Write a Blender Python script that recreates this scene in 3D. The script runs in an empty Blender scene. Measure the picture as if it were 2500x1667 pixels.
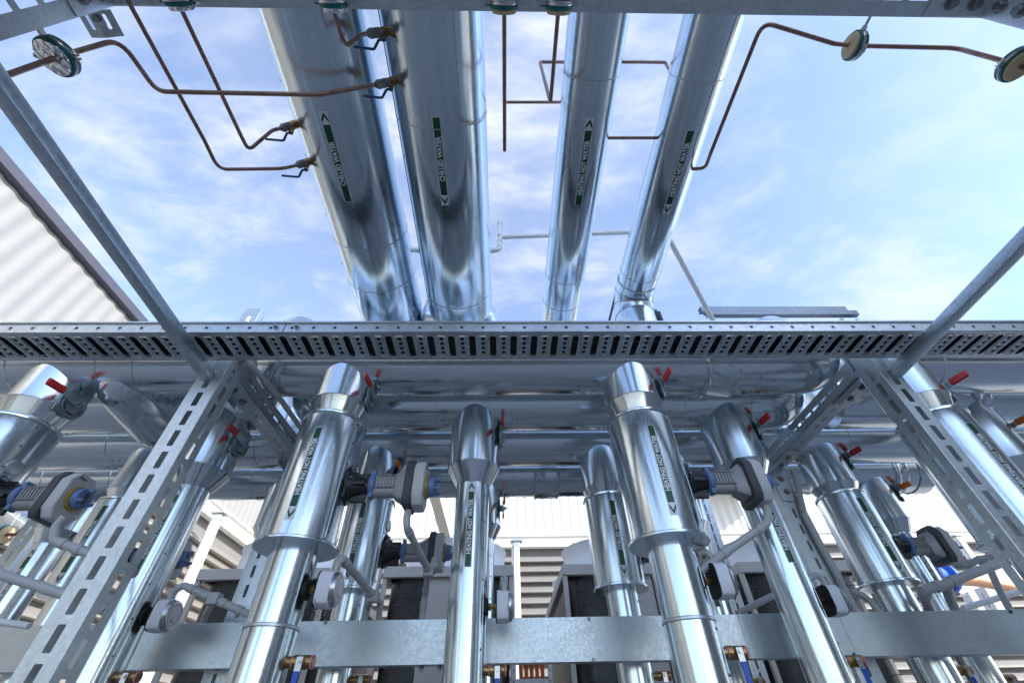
import bpy, math, random
from mathutils import Vector, Matrix
random.seed(7)
R = math.radians
S = bpy.context.scene
C = S.collection

# ------------------------------------------------------------------ camera
# all lengths in metres, camera at the origin, ground at GZ
GZ = -1.0
FPX = 1037.965                       # focal length in pixels of the 2500 x 1667 photograph
PITCH, YAW, ROLL = R(43.164), R(-1.665), R(-1.284)
_cp, _sp, _cy, _sy, _cr, _sr = math.cos(PITCH), math.sin(PITCH), math.cos(YAW), math.sin(YAW), math.cos(ROLL), math.sin(ROLL)
_ri = Vector((_cy, _sy, 0)); _up = Vector((_sy * _sp, -_cy * _sp, _cp)); _fw = Vector((-_sy * _cp, _cy * _cp, _sp))
_rr = _ri * _cr + _up * _sr; _uu = _up * _cr - _ri * _sr
cam_d = bpy.data.cameras.new('camera'); cam = bpy.data.objects.new('camera', cam_d); C.objects.link(cam)
cam_d.sensor_width = 36; cam_d.lens = 36 * FPX / 2500; cam_d.clip_start = .02; cam_d.clip_end = 3000
cam.matrix_world = Matrix(((_rr.x, _uu.x, -_fw.x, 0), (_rr.y, _uu.y, -_fw.y, 0), (_rr.z, _uu.z, -_fw.z, 0), (0, 0, 0, 1)))
S.camera = cam

# ------------------------------------------------------------------ light
SUN_EL, SUN_AZ = R(25.5), math.atan2(.86, -.5)      # azimuth measured from +Y towards +X
sun_dir = Vector((math.sin(SUN_AZ) * math.cos(SUN_EL), math.cos(SUN_AZ) * math.cos(SUN_EL), math.sin(SUN_EL)))
W = bpy.data.worlds.new('World'); S.world = W; W.use_nodes = True
nt = W.node_tree; nt.nodes.clear()
def wn(t, **k):
    n = nt.nodes.new(t)
    for a, b in k.items(): setattr(n, a, b)
    return n
out = wn('ShaderNodeOutputWorld'); bg = wn('ShaderNodeBackground'); bg.inputs[1].default_value = .15
sky = wn('ShaderNodeTexSky', sky_type='NISHITA', sun_disc=False, sun_elevation=SUN_EL, sun_rotation=SUN_AZ, air_density=1.0, dust_density=.7, ozone_density=2.2, altitude=50)
tc = wn('ShaderNodeTexCoord'); sep = wn('ShaderNodeSeparateXYZ')
nt.links.new(tc.outputs['Generated'], sep.inputs[0])
def wmath(op, a, b=None, clamp=False):
    n = wn('ShaderNodeMath', operation=op, use_clamp=clamp)
    for i, v in enumerate((a, b)):
        if v is None: continue
        if isinstance(v, (int, float)): n.inputs[i].default_value = v
        else: nt.links.new(v, n.inputs[i])
    return n.outputs[0]
zz = wmath('ADD', wmath('MAXIMUM', sep.outputs['Z'], 0.0), .22)
comb = wn('ShaderNodeCombineXYZ')
nt.links.new(wmath('DIVIDE', sep.outputs['X'], zz), comb.inputs[0]); nt.links.new(wmath('DIVIDE', sep.outputs['Y'], zz), comb.inputs[1])
def wnoise(scale, detail, rough, dist, rot, sc, loc=(0, 0, 0)):
    m = wn('ShaderNodeMapping'); m.inputs['Rotation'].default_value = (0, 0, R(rot)); m.inputs['Scale'].default_value = sc; m.inputs['Location'].default_value = loc
    nt.links.new(comb.outputs[0], m.inputs[0])
    n = wn('ShaderNodeTexNoise'); n.inputs['Scale'].default_value = scale; n.inputs['Detail'].default_value = detail
    n.inputs['Roughness'].default_value = rough; n.inputs['Distortion'].default_value = dist
    nt.links.new(m.outputs[0], n.inputs['Vector']); return n.outputs['Fac']
def wramp(v, a, b):
    n = wn('ShaderNodeMapRange', interpolation_type='SMOOTHSTEP'); n.inputs[1].default_value = a; n.inputs[2].default_value = b
    nt.links.new(v, n.inputs[0]); return n.outputs[0]
CLO = (1.8, 8.7, 0)
big = wmath('MAXIMUM', wramp(wnoise(.62, 2, .5, .2, 15, (1, 1, 1), CLO), .42, .62), wmath('MULTIPLY', wramp(wnoise(.62, 2, .5, .2, 15, (1, 1, 1), (3.1, 1.7, 0)), .46, .66), .6))
wisp = wramp(wnoise(1.9, 10, .60, .35, 42, (.75, 1.35, 1), (1.4, 2.2, 0)), .48, .68)
fine = wramp(wnoise(5.5, 9, .62, .4, 42, (.7, 1.3, 1), (5, 1, 0)), .44, .70)
cloud = wmath('MULTIPLY', wmath('ADD', wmath('MULTIPLY', wisp, .8), wmath('MULTIPLY', fine, .35), True), wmath('ADD', wmath('MULTIPLY', big, .85), .15), True)
veil = wmath('ADD', wmath('MULTIPLY', big, .13), .06)
cl = wmath('ADD', wmath('MULTIPLY', cloud, 1.0), veil, True)
tint = wn('ShaderNodeMix', data_type='RGBA', blend_type='MULTIPLY'); tint.inputs[0].default_value = 1; tint.inputs[7].default_value = (.97, .985, 1.06, 1); nt.links.new(sky.outputs[0], tint.inputs[6])
mx = wn('ShaderNodeMix', data_type='RGBA'); nt.links.new(cl, mx.inputs[0]); nt.links.new(tint.outputs[2], mx.inputs[6])
mx.inputs[7].default_value = (2.55, 2.65, 2.9, 1)
nt.links.new(mx.outputs[2], bg.inputs[0]); nt.links.new(bg.outputs[0], out.inputs[0])

sl = bpy.data.lights.new('sun', 'SUN'); sl.energy = 2.6; sl.angle = R(.5); sl.color = (1, .95, .87)
so = bpy.data.objects.new('sun', sl); C.objects.link(so); so.rotation_euler = sun_dir.to_track_quat('Z', 'Y').to_euler(); so.location = (20, -10, 20)
S.view_settings.view_transform = 'Standard'; S.view_settings.look = 'None'; S.view_settings.exposure = 1.52; S.view_settings.gamma = 1
S.cycles.max_bounces = 10; S.cycles.glossy_bounces = 8; S.cycles.use_denoising = True

# ------------------------------------------------------------------ rays of the photograph
def ray(px, py): return (_rr * ((px - 1250) / FPX) - _uu * ((py - 833.5) / FPX) + _fw)
def at(px, py, X=None, Y=None, Z=None):
    d = ray(px, py)
    t = X / d.x if X is not None else Y / d.y if Y is not None else Z / d.z
    return d * t
def atY(Y, *pts): return [at(x, y, Y=Y) for x, y in pts]

# ------------------------------------------------------------------ materials
def newmat(name):
    m = bpy.data.materials.new(name); m.use_nodes = True
    return m, m.node_tree, m.node_tree.nodes['Principled BSDF']
def paint(name, col, rough=.5, metal=0, spec=.5, var=.06, scale=9, bump=0, coat=0, dirt=0):
    m, t, p = newmat(name)
    tcn = t.nodes.new('ShaderNodeTexCoord'); n = t.nodes.new('ShaderNodeTexNoise'); n.inputs['Scale'].default_value = scale; n.inputs['Detail'].default_value = 5
    t.links.new(tcn.outputs['Object'], n.inputs['Vector'])
    r = t.nodes.new('ShaderNodeMapRange'); r.inputs[1].default_value = .25; r.inputs[2].default_value = .75; r.inputs[3].default_value = 1 - var - dirt; r.inputs[4].default_value = 1 + var
    t.links.new(n.outputs['Fac'], r.inputs[0])
    v = t.nodes.new('ShaderNodeMix'); v.data_type = 'RGBA'; v.blend_type = 'MULTIPLY'; v.inputs[0].default_value = 1
    v.inputs[6].default_value = (*col, 1); t.links.new(r.outputs[0], v.inputs[7]); t.links.new(v.outputs[2], p.inputs['Base Color'])
    r2 = t.nodes.new('ShaderNodeMapRange'); r2.inputs[3].default_value = max(.03, rough - .08); r2.inputs[4].default_value = min(1, rough + .08)
    t.links.new(n.outputs['Fac'], r2.inputs[0]); t.links.new(r2.outputs[0], p.inputs['Roughness'])
    p.inputs['Metallic'].default_value = metal; p.inputs['Specular IOR Level'].default_value = spec; p.inputs['Coat Weight'].default_value = coat
    if bump:
        b = t.nodes.new('ShaderNodeBump'); b.inputs['Strength'].default_value = bump; b.inputs['Distance'].default_value = .01
        n2 = t.nodes.new('ShaderNodeTexNoise'); n2.inputs['Scale'].default_value = scale * 6; t.links.new(tcn.outputs['Object'], n2.inputs['Vector'])
        t.links.new(n2.outputs['Fac'], b.inputs['Height']); t.links.new(b.outputs[0], p.inputs['Normal'])
    return m
def galv(name, col=(.62, .66, .70), rough=(.20, .34), spangle=55, amount=.12, wave=.05, wscale=(2.2, 2.2, 2.2), grain=.015, metal=1.0, brush=None, smear=0, aniso=None, an=.7):
    m, t, p = newmat(name); L = t.links.new
    tcn = t.nodes.new('ShaderNodeTexCoord'); o = tcn.outputs['Object']
    vo = t.nodes.new('ShaderNodeTexVoronoi'); vo.inputs['Scale'].default_value = spangle; L(o, vo.inputs['Vector'])
    sp = t.nodes.new('ShaderNodeSeparateColor'); L(vo.outputs['Color'], sp.inputs[0])
    no = t.nodes.new('ShaderNodeTexNoise'); no.inputs['Scale'].default_value = 4; no.inputs['Detail'].default_value = 7; L(o, no.inputs['Vector'])
    fi = t.nodes.new('ShaderNodeTexNoise'); fi.inputs['Scale'].default_value = 260; fi.inputs['Detail'].default_value = 2; L(o, fi.inputs['Vector'])
    def mth(op, a, b):
        n = t.nodes.new('ShaderNodeMath'); n.operation = op
        for i, v in enumerate((a, b)):
            if isinstance(v, (int, float)): n.inputs[i].default_value = v
            else: L(v, n.inputs[i])
        return n.outputs[0]
    k = mth('ADD', mth('MULTIPLY', sp.outputs[0], amount), mth('ADD', mth('MULTIPLY', fi.outputs['Fac'], amount * 1.2), mth('MULTIPLY', no.outputs['Fac'], amount * 1.2)))
    val = mth('ADD', k, 1 - amount * 1.7)
    if smear:
        mp = t.nodes.new('ShaderNodeMapping'); mp.inputs['Scale'].default_value = (14, 14, 2.2); L(o, mp.inputs[0])
        sm = t.nodes.new('ShaderNodeTexNoise'); sm.inputs['Scale'].default_value = 1; sm.inputs['Detail'].default_value = 6; sm.inputs['Roughness'].default_value = .7; L(mp.outputs[0], sm.inputs['Vector'])
        mr = t.nodes.new('ShaderNodeMapRange'); mr.inputs[1].default_value = .58; mr.inputs[2].default_value = .8; mr.inputs[3].default_value = 1; mr.inputs[4].default_value = 1 - smear; L(sm.outputs['Fac'], mr.inputs[0])
        val = mth('MULTIPLY', val, mr.outputs[0])
    v = t.nodes.new('ShaderNodeMix'); v.data_type = 'RGBA'; v.blend_type = 'MULTIPLY'; v.inputs[0].default_value = 1; v.inputs[6].default_value = (*col, 1); L(val, v.inputs[7])
    p.inputs['Metallic'].default_value = metal
    st = t.nodes.new('ShaderNodeTexNoise'); st.inputs['Scale'].default_value = 7; st.inputs['Detail'].default_value = 9; st.inputs['Roughness'].default_value = .72; st.inputs['Distortion'].default_value = .6; L(o, st.inputs['Vector'])
    sr = t.nodes.new('ShaderNodeMapRange'); sr.inputs[1].default_value = .56; sr.inputs[2].default_value = .72; L(st.outputs['Fac'], sr.inputs[0])
    dr = t.nodes.new('ShaderNodeTexVoronoi'); dr.inputs['Scale'].default_value = 34; L(o, dr.inputs['Vector'])
    dm = t.nodes.new('ShaderNodeMapRange'); dm.inputs[1].default_value = .30; dm.inputs[2].default_value = .22; L(dr.outputs['Distance'], dm.inputs[0])
    wear = mth('MINIMUM', mth('ADD', mth('MULTIPLY', sr.outputs[0], .55), mth('MULTIPLY', mth('MULTIPLY', dm.outputs[0], sr.outputs[0]), .45)), 1)
    wm = t.nodes.new('ShaderNodeMix'); wm.data_type = 'RGBA'; L(mth('MULTIPLY', wear, .35), wm.inputs[0]); L(v.outputs[2], wm.inputs[6]); wm.inputs[7].default_value = (col[0] * .62, col[1] * .62, col[2] * .62, 1)
    L(wm.outputs[2], p.inputs['Base Color'])
    mr = t.nodes.new('ShaderNodeMapRange'); mr.inputs[1].default_value = .2; mr.inputs[2].default_value = .8; mr.inputs[3].default_value = rough[0]; mr.inputs[4].default_value = rough[1]
    L(mth('ADD', mth('MULTIPLY', sp.outputs[1], .5), mth('MULTIPLY', no.outputs['Fac'], .5)), mr.inputs[0]); L(mth('ADD', mr.outputs[0], mth('MULTIPLY', wear, .10)), p.inputs['Roughness'])
    mp = t.nodes.new('ShaderNodeMapping'); mp.inputs['Scale'].default_value = wscale; L(o, mp.inputs[0])
    wv = t.nodes.new('ShaderNodeTexNoise'); wv.inputs['Scale'].default_value = 1; wv.inputs['Detail'].default_value = 1; L(mp.outputs[0], wv.inputs['Vector'])
    b1 = t.nodes.new('ShaderNodeBump'); b1.inputs['Strength'].default_value = 1; b1.inputs['Distance'].default_value = wave; L(wv.outputs['Fac'], b1.inputs['Height'])
    b2 = t.nodes.new('ShaderNodeBump'); b2.inputs['Strength'].default_value = 1; b2.inputs['Distance'].default_value = grain * .0016; L(fi.outputs['Fac'], b2.inputs['Height']); L(b1.outputs[0], b2.inputs['Normal'])
    last = b2
    if brush:
        mp2 = t.nodes.new('ShaderNodeMapping'); mp2.inputs['Scale'].default_value = brush; L(o, mp2.inputs[0])
        br = t.nodes.new('ShaderNodeTexNoise'); br.inputs['Scale'].default_value = 1; br.inputs['Detail'].default_value = 3; L(mp2.outputs[0], br.inputs['Vector'])
        b3 = t.nodes.new('ShaderNodeBump'); b3.inputs['Strength'].default_value = 1; b3.inputs['Distance'].default_value = .0004; L(br.outputs['Fac'], b3.inputs['Height']); L(b2.outputs[0], b3.inputs['Normal']); last = b3
    L(last.outputs[0], p.inputs['Normal'])
    if aniso:
        tg = t.nodes.new('ShaderNodeTangent'); tg.direction_type = 'RADIAL'; tg.axis = aniso
        L(tg.outputs[0], p.inputs['Tangent']); p.inputs['Anisotropic'].default_value = an; p.inputs['Anisotropic Rotation'].default_value = ANR
    return m
ANR = .25
M = {}
M['duct'] = galv('galvanised_duct', (.70, .785, .84), (.14, .23), 60, .07, .005, (5, .3, 5), .002)
M['jacket'] = galv('galvanised_jacket', (.69, .755, .79), (.15, .24), 90, .06, .006, (7, 7, .35), .002)
M['sleeve'] = galv('brushed_sleeve', (.69, .75, .78), (.17, .24), 120, .03, .004, (7, 7, .4), .0, aniso='Z', an=.7)
M['header'] = galv('galvanised_header', (.71, .765, .795), (.13, .22), 70, .06, .006, (.35, 6, 6), .002)
M['strut'] = galv('hot_dip_steel', (.61, .65, .665), (.32, .46), 55, .16, .001, (3, 3, 3), .02, .92)
M['tray'] = galv('tray_steel', (.60, .63, .65), (.3, .45), 50, .24, .002, (5, 5, 5), .03, .9)
M['tube'] = galv('dull_tube_steel', (.52, .59, .64), (.30, .44), 48, .2, .001, (4, 1, 4), .03, .95)
M['channel'] = galv('channel_sheet', (.50, .54, .56), (.30, .42), 70, .10, .003, (1.2, 1.2, 1.2), .008, .9, smear=.16)
M['rail'] = galv('dark_rail_steel', (.27, .31, .34), (.36, .5), 48, .2, .001, (4, 1, 4), .01, .9)  # darker steel colour for the double strut channel
M['plate'] = paint('teal_zinc_plate', (.40, .47, .48), .34, .85, .5, .15, 20)
M['zinc'] = galv('zinc_plate', (.58, .62, .64), (.32, .44), 80, .10, .0003, (3, 3, 3), .004, .93)
M['seam'] = paint('dark_seam', (.10, .11, .12), .5, .8)
M['screw'] = paint('screw_head', (.22, .23, .25), .35, 1)
M['copper'] = paint('aged_copper', (.30, .19, .155), .38, .75, .5, .3, 30)
M['copper2'] = paint('bright_copper', (.62, .33, .2), .35, .7, .5, .1, 20)
M['brass'] = paint('brass', (.40, .27, .11), .3, 1, .5, .2, 40)
M['nickel'] = paint('nickel', (.52, .52, .53), .28, 1)
M['bolt'] = paint('zinc_bolt', (.30, .31, .32), .38, .9)
M['pink'] = paint('pink_thread_seal', (.62, .22, .28), .5)
M['fit'] = paint('grey_press_fitting', (.21, .215, .22), .45, .3)
M['conduit'] = paint('grey_conduit', (.45, .46, .46), .42, 0, .5, .06, 8)
M['pvc'] = paint('white_pvc', (.76, .76, .74), .35)
M['iron'] = paint('black_iron', (.012, .012, .013), .36, 0, .55, .2, 20, .25)
M['blue'] = paint('blue_plastic', (.12, .20, .38), .4)
M['bluegrip'] = paint('blue_vinyl_grip', (.01, .085, .46), .32)
M['darkblue'] = paint('dark_blue_lever', (.03, .08, .19), .32)
M['valveblue'] = paint('valve_blue', (.03, .15, .62), .4)
M['red'] = paint('red_vinyl_grip', (.62, .022, .014), .3)
M['orange'] = paint('orange_vinyl_grip', (.70, .16, .01), .35)
M['cast'] = paint('cast_aluminium', (.34, .335, .345), .5, .35, .5, .12, 60, .15)
M['dark'] = paint('dark_grey_plastic', (.055, .06, .068), .5)
M['cover'] = paint('light_grey_cover', (.54, .54, .535), .45)
M['yellow'] = paint('yellow_scale_ring', (.34, .25, .06), .2, 0, .6)
M['gauge'] = paint('pale_grey_housing', (.72, .72, .76), .4)
M['face'] = paint('gauge_face', (.80, .80, .81), .15, 0, .6)
M['rubber'] = paint('black_rubber', (.012, .012, .012), .7)
M['teal'] = paint('teal_rubber', (.004, .13, .13), .5)
M['foil'] = galv('crumpled_foil', (.72, .73, .74), (.15, .3), 40, .3, .03, (30, 30, 30), .05)
M['cream'] = paint('cream_insulation', (.62, .46, .27), .7, 0, .3, .12, 40)
M['green'] = paint('label_green', (.004, .075, .026), .35)
M['white'] = paint('label_white', (.80, .80, .83), .35, var=.03)
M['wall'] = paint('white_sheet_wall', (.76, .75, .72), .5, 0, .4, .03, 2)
M['wall_dimmed'] = paint('sun_dimmed_white_sheet', (.27, .272, .272), .5, 0, .4, .03, 2)  # white sheet darkened in colour to offset direct sun on the left wall
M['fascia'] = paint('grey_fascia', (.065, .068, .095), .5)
M['trim'] = paint('cream_trim', (.84, .82, .77), .5)
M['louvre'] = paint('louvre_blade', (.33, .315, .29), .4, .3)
M['backing'] = paint('grey_backing', (.20, .195, .19), .6)
M['post'] = paint('white_post', (.72, .72, .71), .45)
M['cabinet'] = paint('cabinet_paint', (.50, .485, .44), .5, 0, .5, .05, 3)
M['cowl'] = paint('cowl_paint', (.74, .74, .73), .4)
M['coil'] = paint('coil_fins', (.06, .062, .065), .32, .6, .5, .25, 14)
M['black'] = paint('black_cable', (.01, .01, .011), .45)
M['ocable'] = paint('orange_cable', (.80, .16, .015), .45)
M['concrete'] = paint('concrete', (.30, .295, .28), .85, 0, .3, .18, 1.2, .2)
M['deck'] = paint('roof_deck', (.17, .15, .135), .5, .3)
M['redoxide'] = paint('red_oxide', (.25, .07, .03), .6)
M['redink'] = paint('red_print', (.45, .02, .03), .5)
M['ink'] = paint('black_print', (.02, .02, .025), .5)

# ------------------------------------------------------------------ mesh builder
def frame(d):
    d = Vector(d).normalized()
    a = Vector((0, 0, 1)) if abs(d.z) < .9 else Vector((1, 0, 0))
    u = a.cross(d).normalized(); return u, d.cross(u).normalized(), d
class MB:
    def __init__(s): s.v = []; s.f = []
    def box(s, a, b, fr=None):
        n = len(s.v); x0, y0, z0 = a; x1, y1, z1 = b
        for p in ((x0, y0, z0), (x1, y0, z0), (x1, y1, z0), (x0, y1, z0), (x0, y0, z1), (x1, y0, z1), (x1, y1, z1), (x0, y1, z1)):
            p = Vector(p); s.v.append(fr @ p if fr is not None else p)
        s.f += [[n + i for i in q] for q in ((3, 2, 1, 0), (4, 5, 6, 7), (0, 1, 5, 4), (1, 2, 6, 5), (2, 3, 7, 6), (3, 0, 4, 7))]
        return s
    def lathe(s, prof, o, d, n=48, cap=(True, True), ph=0):
        u, v, w = frame(d); o = Vector(o); b = len(s.v)
        for r, t in prof:
            for k in range(n):
                a = 2 * math.pi * k / n + ph
                s.v.append(o + w * t + (u * math.cos(a) + v * math.sin(a)) * r)
        for i in range(len(prof) - 1):
            for k in range(n):
                k2 = (k + 1) % n
                s.f.append([b + i * n + k, b + i * n + k2, b + (i + 1) * n + k2, b + (i + 1) * n + k])
        if cap[0]: s.f.append([b + k for k in reversed(range(n))])
        if cap[1]: s.f.append([b + (len(prof) - 1) * n + k for k in range(n)])
        return s
    def cyl(s, a, b, r, n=24):
        a, b = Vector(a), Vector(b); return s.lathe([(r, 0), (r, (b - a).length)], a, b - a, n)
    def ring(s, r, w, o, d, t=0, n=48):   # a raised bead round a pipe
        return s.lathe([(r * .97, t - w), (r, t - w * .6), (r, t + w * .6), (r * .97, t + w)], o, d, n, (False, False))
    def tube(s, pts, r, n=12, bend=.06, seg=5, cap=True):
        pts = [Vector(p) for p in pts]; path = [pts[0]]
        for i in range(1, len(pts) - 1):
            p0, p, p1 = pts[i - 1], pts[i], pts[i + 1]
            a, b = (p0 - p), (p1 - p); la, lb = a.length, b.length; a.normalize(); b.normalize()
            ang = a.angle(b, math.pi)
            if ang > 3.1: path.append(p); continue
            t = min(bend / math.tan(ang / 2), la * .49, lb * .49); A, B = p + a * t, p + b * t
            for k in range(seg + 1):
                q = k / seg; path.append((A * (1 - q) + p * q) * (1 - q) + (p * (1 - q) + B * q) * q)
        path.append(pts[-1])
        d = (path[1] - path[0]).normalized(); u = frame(d)[0]; b0 = len(s.v)
        rs = r if isinstance(r, (list, tuple)) else [r] * len(path)
        for i, p in enumerate(path):
            d = ((path[min(i + 1, len(path) - 1)] - path[i]).normalized() + (path[i] - path[max(i - 1, 0)]).normalized()).normalized()
            u = (u - d * u.dot(d)).normalized(); v = d.cross(u)
            for k in range(n):
                a = 2 * math.pi * k / n; s.v.append(p + (u * math.cos(a) + v * math.sin(a)) * rs[min(i, len(rs) - 1)])
        for i in range(len(path) - 1):
            for k in range(n):
                k2 = (k + 1) % n; s.f.append([b0 + i * n + k, b0 + i * n + k2, b0 + (i + 1) * n + k2, b0 + (i + 1) * n + k])
        if cap:
            s.f.append([b0 + k for k in reversed(range(n))]); s.f.append([b0 + (len(path) - 1) * n + k for k in range(n)])
        return s
    def prism(s, poly, o, u, v, w, t0, t1):   # poly in the (u, v) plane swept along w
        o, u, v, w = Vector(o), Vector(u), Vector(v), Vector(w); b = len(s.v); n = len(poly)
        for t in (t0, t1):
            for x, y in poly: s.v.append(o + u * x + v * y + w * t)
        s.f.append([b + k for k in reversed(range(n))]); s.f.append([b + n + k for k in range(n)])
        for k in range(n): k2 = (k + 1) % n; s.f.append([b + k, b + k2, b + n + k2, b + n + k])
        return s
    def cell(s, fr, x0, x1, y0, y1, hole, th):   # a plate cell with one hole; fr maps (x, y, z) to 3D
        cx = sum(h[0] for h in hole) / len(hole); cy = sum(h[1] for h in hole) / len(hole)
        angs = [math.atan2(y - cy, x - cx) for x, y in hole] + [math.atan2(y - cy, x - cx) for x in (x0, x1) for y in (y0, y1)]
        angs = sorted(set(round(a, 5) for a in angs)); ins, outs = [], []
        for a in angs:
            dx, dy = math.cos(a), math.sin(a)
            to = min([t for t in (((x1 - cx) / dx if dx > 1e-9 else 1e9), ((x0 - cx) / dx if dx < -1e-9 else 1e9), ((y1 - cy) / dy if dy > 1e-9 else 1e9), ((y0 - cy) / dy if dy < -1e-9 else 1e9)) if t > 0])
            ti = None
            for k in range(len(hole)):
                (ax, ay), (bx, by) = hole[k], hole[(k + 1) % len(hole)]; ex, ey = bx - ax, by - ay
                det = dx * (-ey) + dy * ex
                if abs(det) < 1e-12: continue
                t = ((ax - cx) * (-ey) + (ay - cy) * ex) / det; q = (dx * (ay - cy) - dy * (ax - cx)) / det
                if t > 0 and -1e-4 <= q <= 1.0001: ti = t if ti is None else max(ti, t)
            ins.append((cx + dx * ti, cy + dy * ti)); outs.append((cx + dx * to, cy + dy * to))
        n = len(angs); b = len(s.v)
        for ring in (outs, ins):
            for z in (0, th):
                for x, y in ring: s.v.append(fr @ Vector((x, y, z)))
        O0, O1, I0, I1 = b, b + n, b + 2 * n, b + 3 * n
        for k in range(n):
            j = (k + 1) % n
            s.f += [[O0 + j, O0 + k, I0 + k, I0 + j], [O1 + k, O1 + j, I1 + j, I1 + k], [I0 + k, I1 + k, I1 + j, I0 + j]]
        return s
    def build(s, name, mat, parent=None, bevel=0, smooth=38, loc=None):
        me = bpy.data.meshes.new(name); me.from_pydata([tuple(p) for p in s.v], [], s.f); me.update()
        me.materials.append(M[mat] if isinstance(mat, str) else mat)
        if smooth:
            me.polygons.foreach_set('use_smooth', [True] * len(me.polygons)); me.set_sharp_from_angle(angle=R(smooth))
        o = bpy.data.objects.new(name, me); C.objects.link(o)
        if parent is not None: o.parent = parent
        if loc is not None: o.location = loc
        if bevel:
            b = o.modifiers.new('bevel', 'BEVEL'); b.width = bevel; b.segments = 2; b.limit_method = 'ANGLE'; b.angle_limit = R(40)
        return o
def stadium(cx, cy, hx, hy, n=6):
    r = min(hx, hy); p = []
    for q, (sx, sy) in enumerate(((1, 1), (-1, 1), (-1, -1), (1, -1))):
        for k in range(n + 1):
            a = math.pi / 2 * (q + k / n); p.append((cx + sx * (hx - r) + r * math.cos(a), cy + sy * (hy - r) + r * math.sin(a)))
    return p
def rrect(cx, cy, hx, hy, r, n=3):
    p = []
    for q, (sx, sy) in enumerate(((1, 1), (-1, 1), (-1, -1), (1, -1))):
        for k in range(n + 1):
            a = math.pi / 2 * (q + k / n); p.append((cx + sx * (hx - r) + r * math.cos(a), cy + sy * (hy - r) + r * math.sin(a)))
    return p
def mat3(o, u, v, w):
    u, v, w, o = Vector(u), Vector(v), Vector(w), Vector(o)
    return Matrix(((u.x, v.x, w.x, o.x), (u.y, v.y, w.y, o.y), (u.z, v.z, w.z, o.z), (0, 0, 0, 1)))
def thing(name, label, cat, loc=(0, 0, 0), group=None):
    o = bpy.data.objects.new(name, None); C.objects.link(o); o.location = loc; o.empty_display_size = .1
    return tag(o, label, cat, group)
def tag(o, label, cat, group=None):
    o['label'] = label; o['category'] = cat
    if group: o['group'] = group
    return o
def kind(o, k): o['kind'] = k; return o
KIDS = {}
def kids_of(o):
    if not KIDS.get('n') == len(bpy.data.objects) and not KIDS.get('lock'):
        KIDS.clear(); KIDS['n'] = len(bpy.data.objects)
        for x in C.objects:
            if x.parent: KIDS.setdefault(x.parent.name, []).append(x)
    return KIDS.get(o.name, [])
def copy_tree(o, parent=None):
    c = o.copy(); C.objects.link(c)
    if parent is not None: c.parent = parent
    for ch in kids_of(o): copy_tree(ch, c)
    return c
def repeat(proto, locs, labels, group, first=True):
    res = []
    for i, (l, lab) in enumerate(zip(locs, labels)):
        if i: kids_of(proto); KIDS['lock'] = True
        o = proto if i == 0 else copy_tree(proto)
        KIDS['lock'] = False
        o.location = l; o['label'] = lab; o['group'] = group; res.append(o)
    return res

# ------------------------------------------------------------------ pipe markers
_txt = {}
def text2d(body, bold=.04):
    if body in _txt: return _txt[body]
    cu = bpy.data.curves.new('lettering', 'FONT'); cu.body = body; cu.size = 1; cu.offset = bold; cu.resolution_u = 3
    ob = bpy.data.objects.new('lettering', cu); C.objects.link(ob)
    dg = bpy.context.evaluated_depsgraph_get(); me = bpy.data.meshes.new_from_object(ob.evaluated_get(dg))
    v = [(p.co.x, p.co.y) for p in me.vertices]; f = [list(p.vertices) for p in me.polygons]
    bpy.data.objects.remove(ob); bpy.data.curves.remove(cu); bpy.data.meshes.remove(me)
    x0, x1 = min(p[0] for p in v), max(p[0] for p in v); y0, y1 = min(p[1] for p in v), max(p[1] for p in v)
    _txt[body] = ([((x - x0) / (x1 - x0), (y - y0) / (y1 - y0)) for x, y in v], f, (x1 - x0) / (y1 - y0)); return _txt[body]
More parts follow.
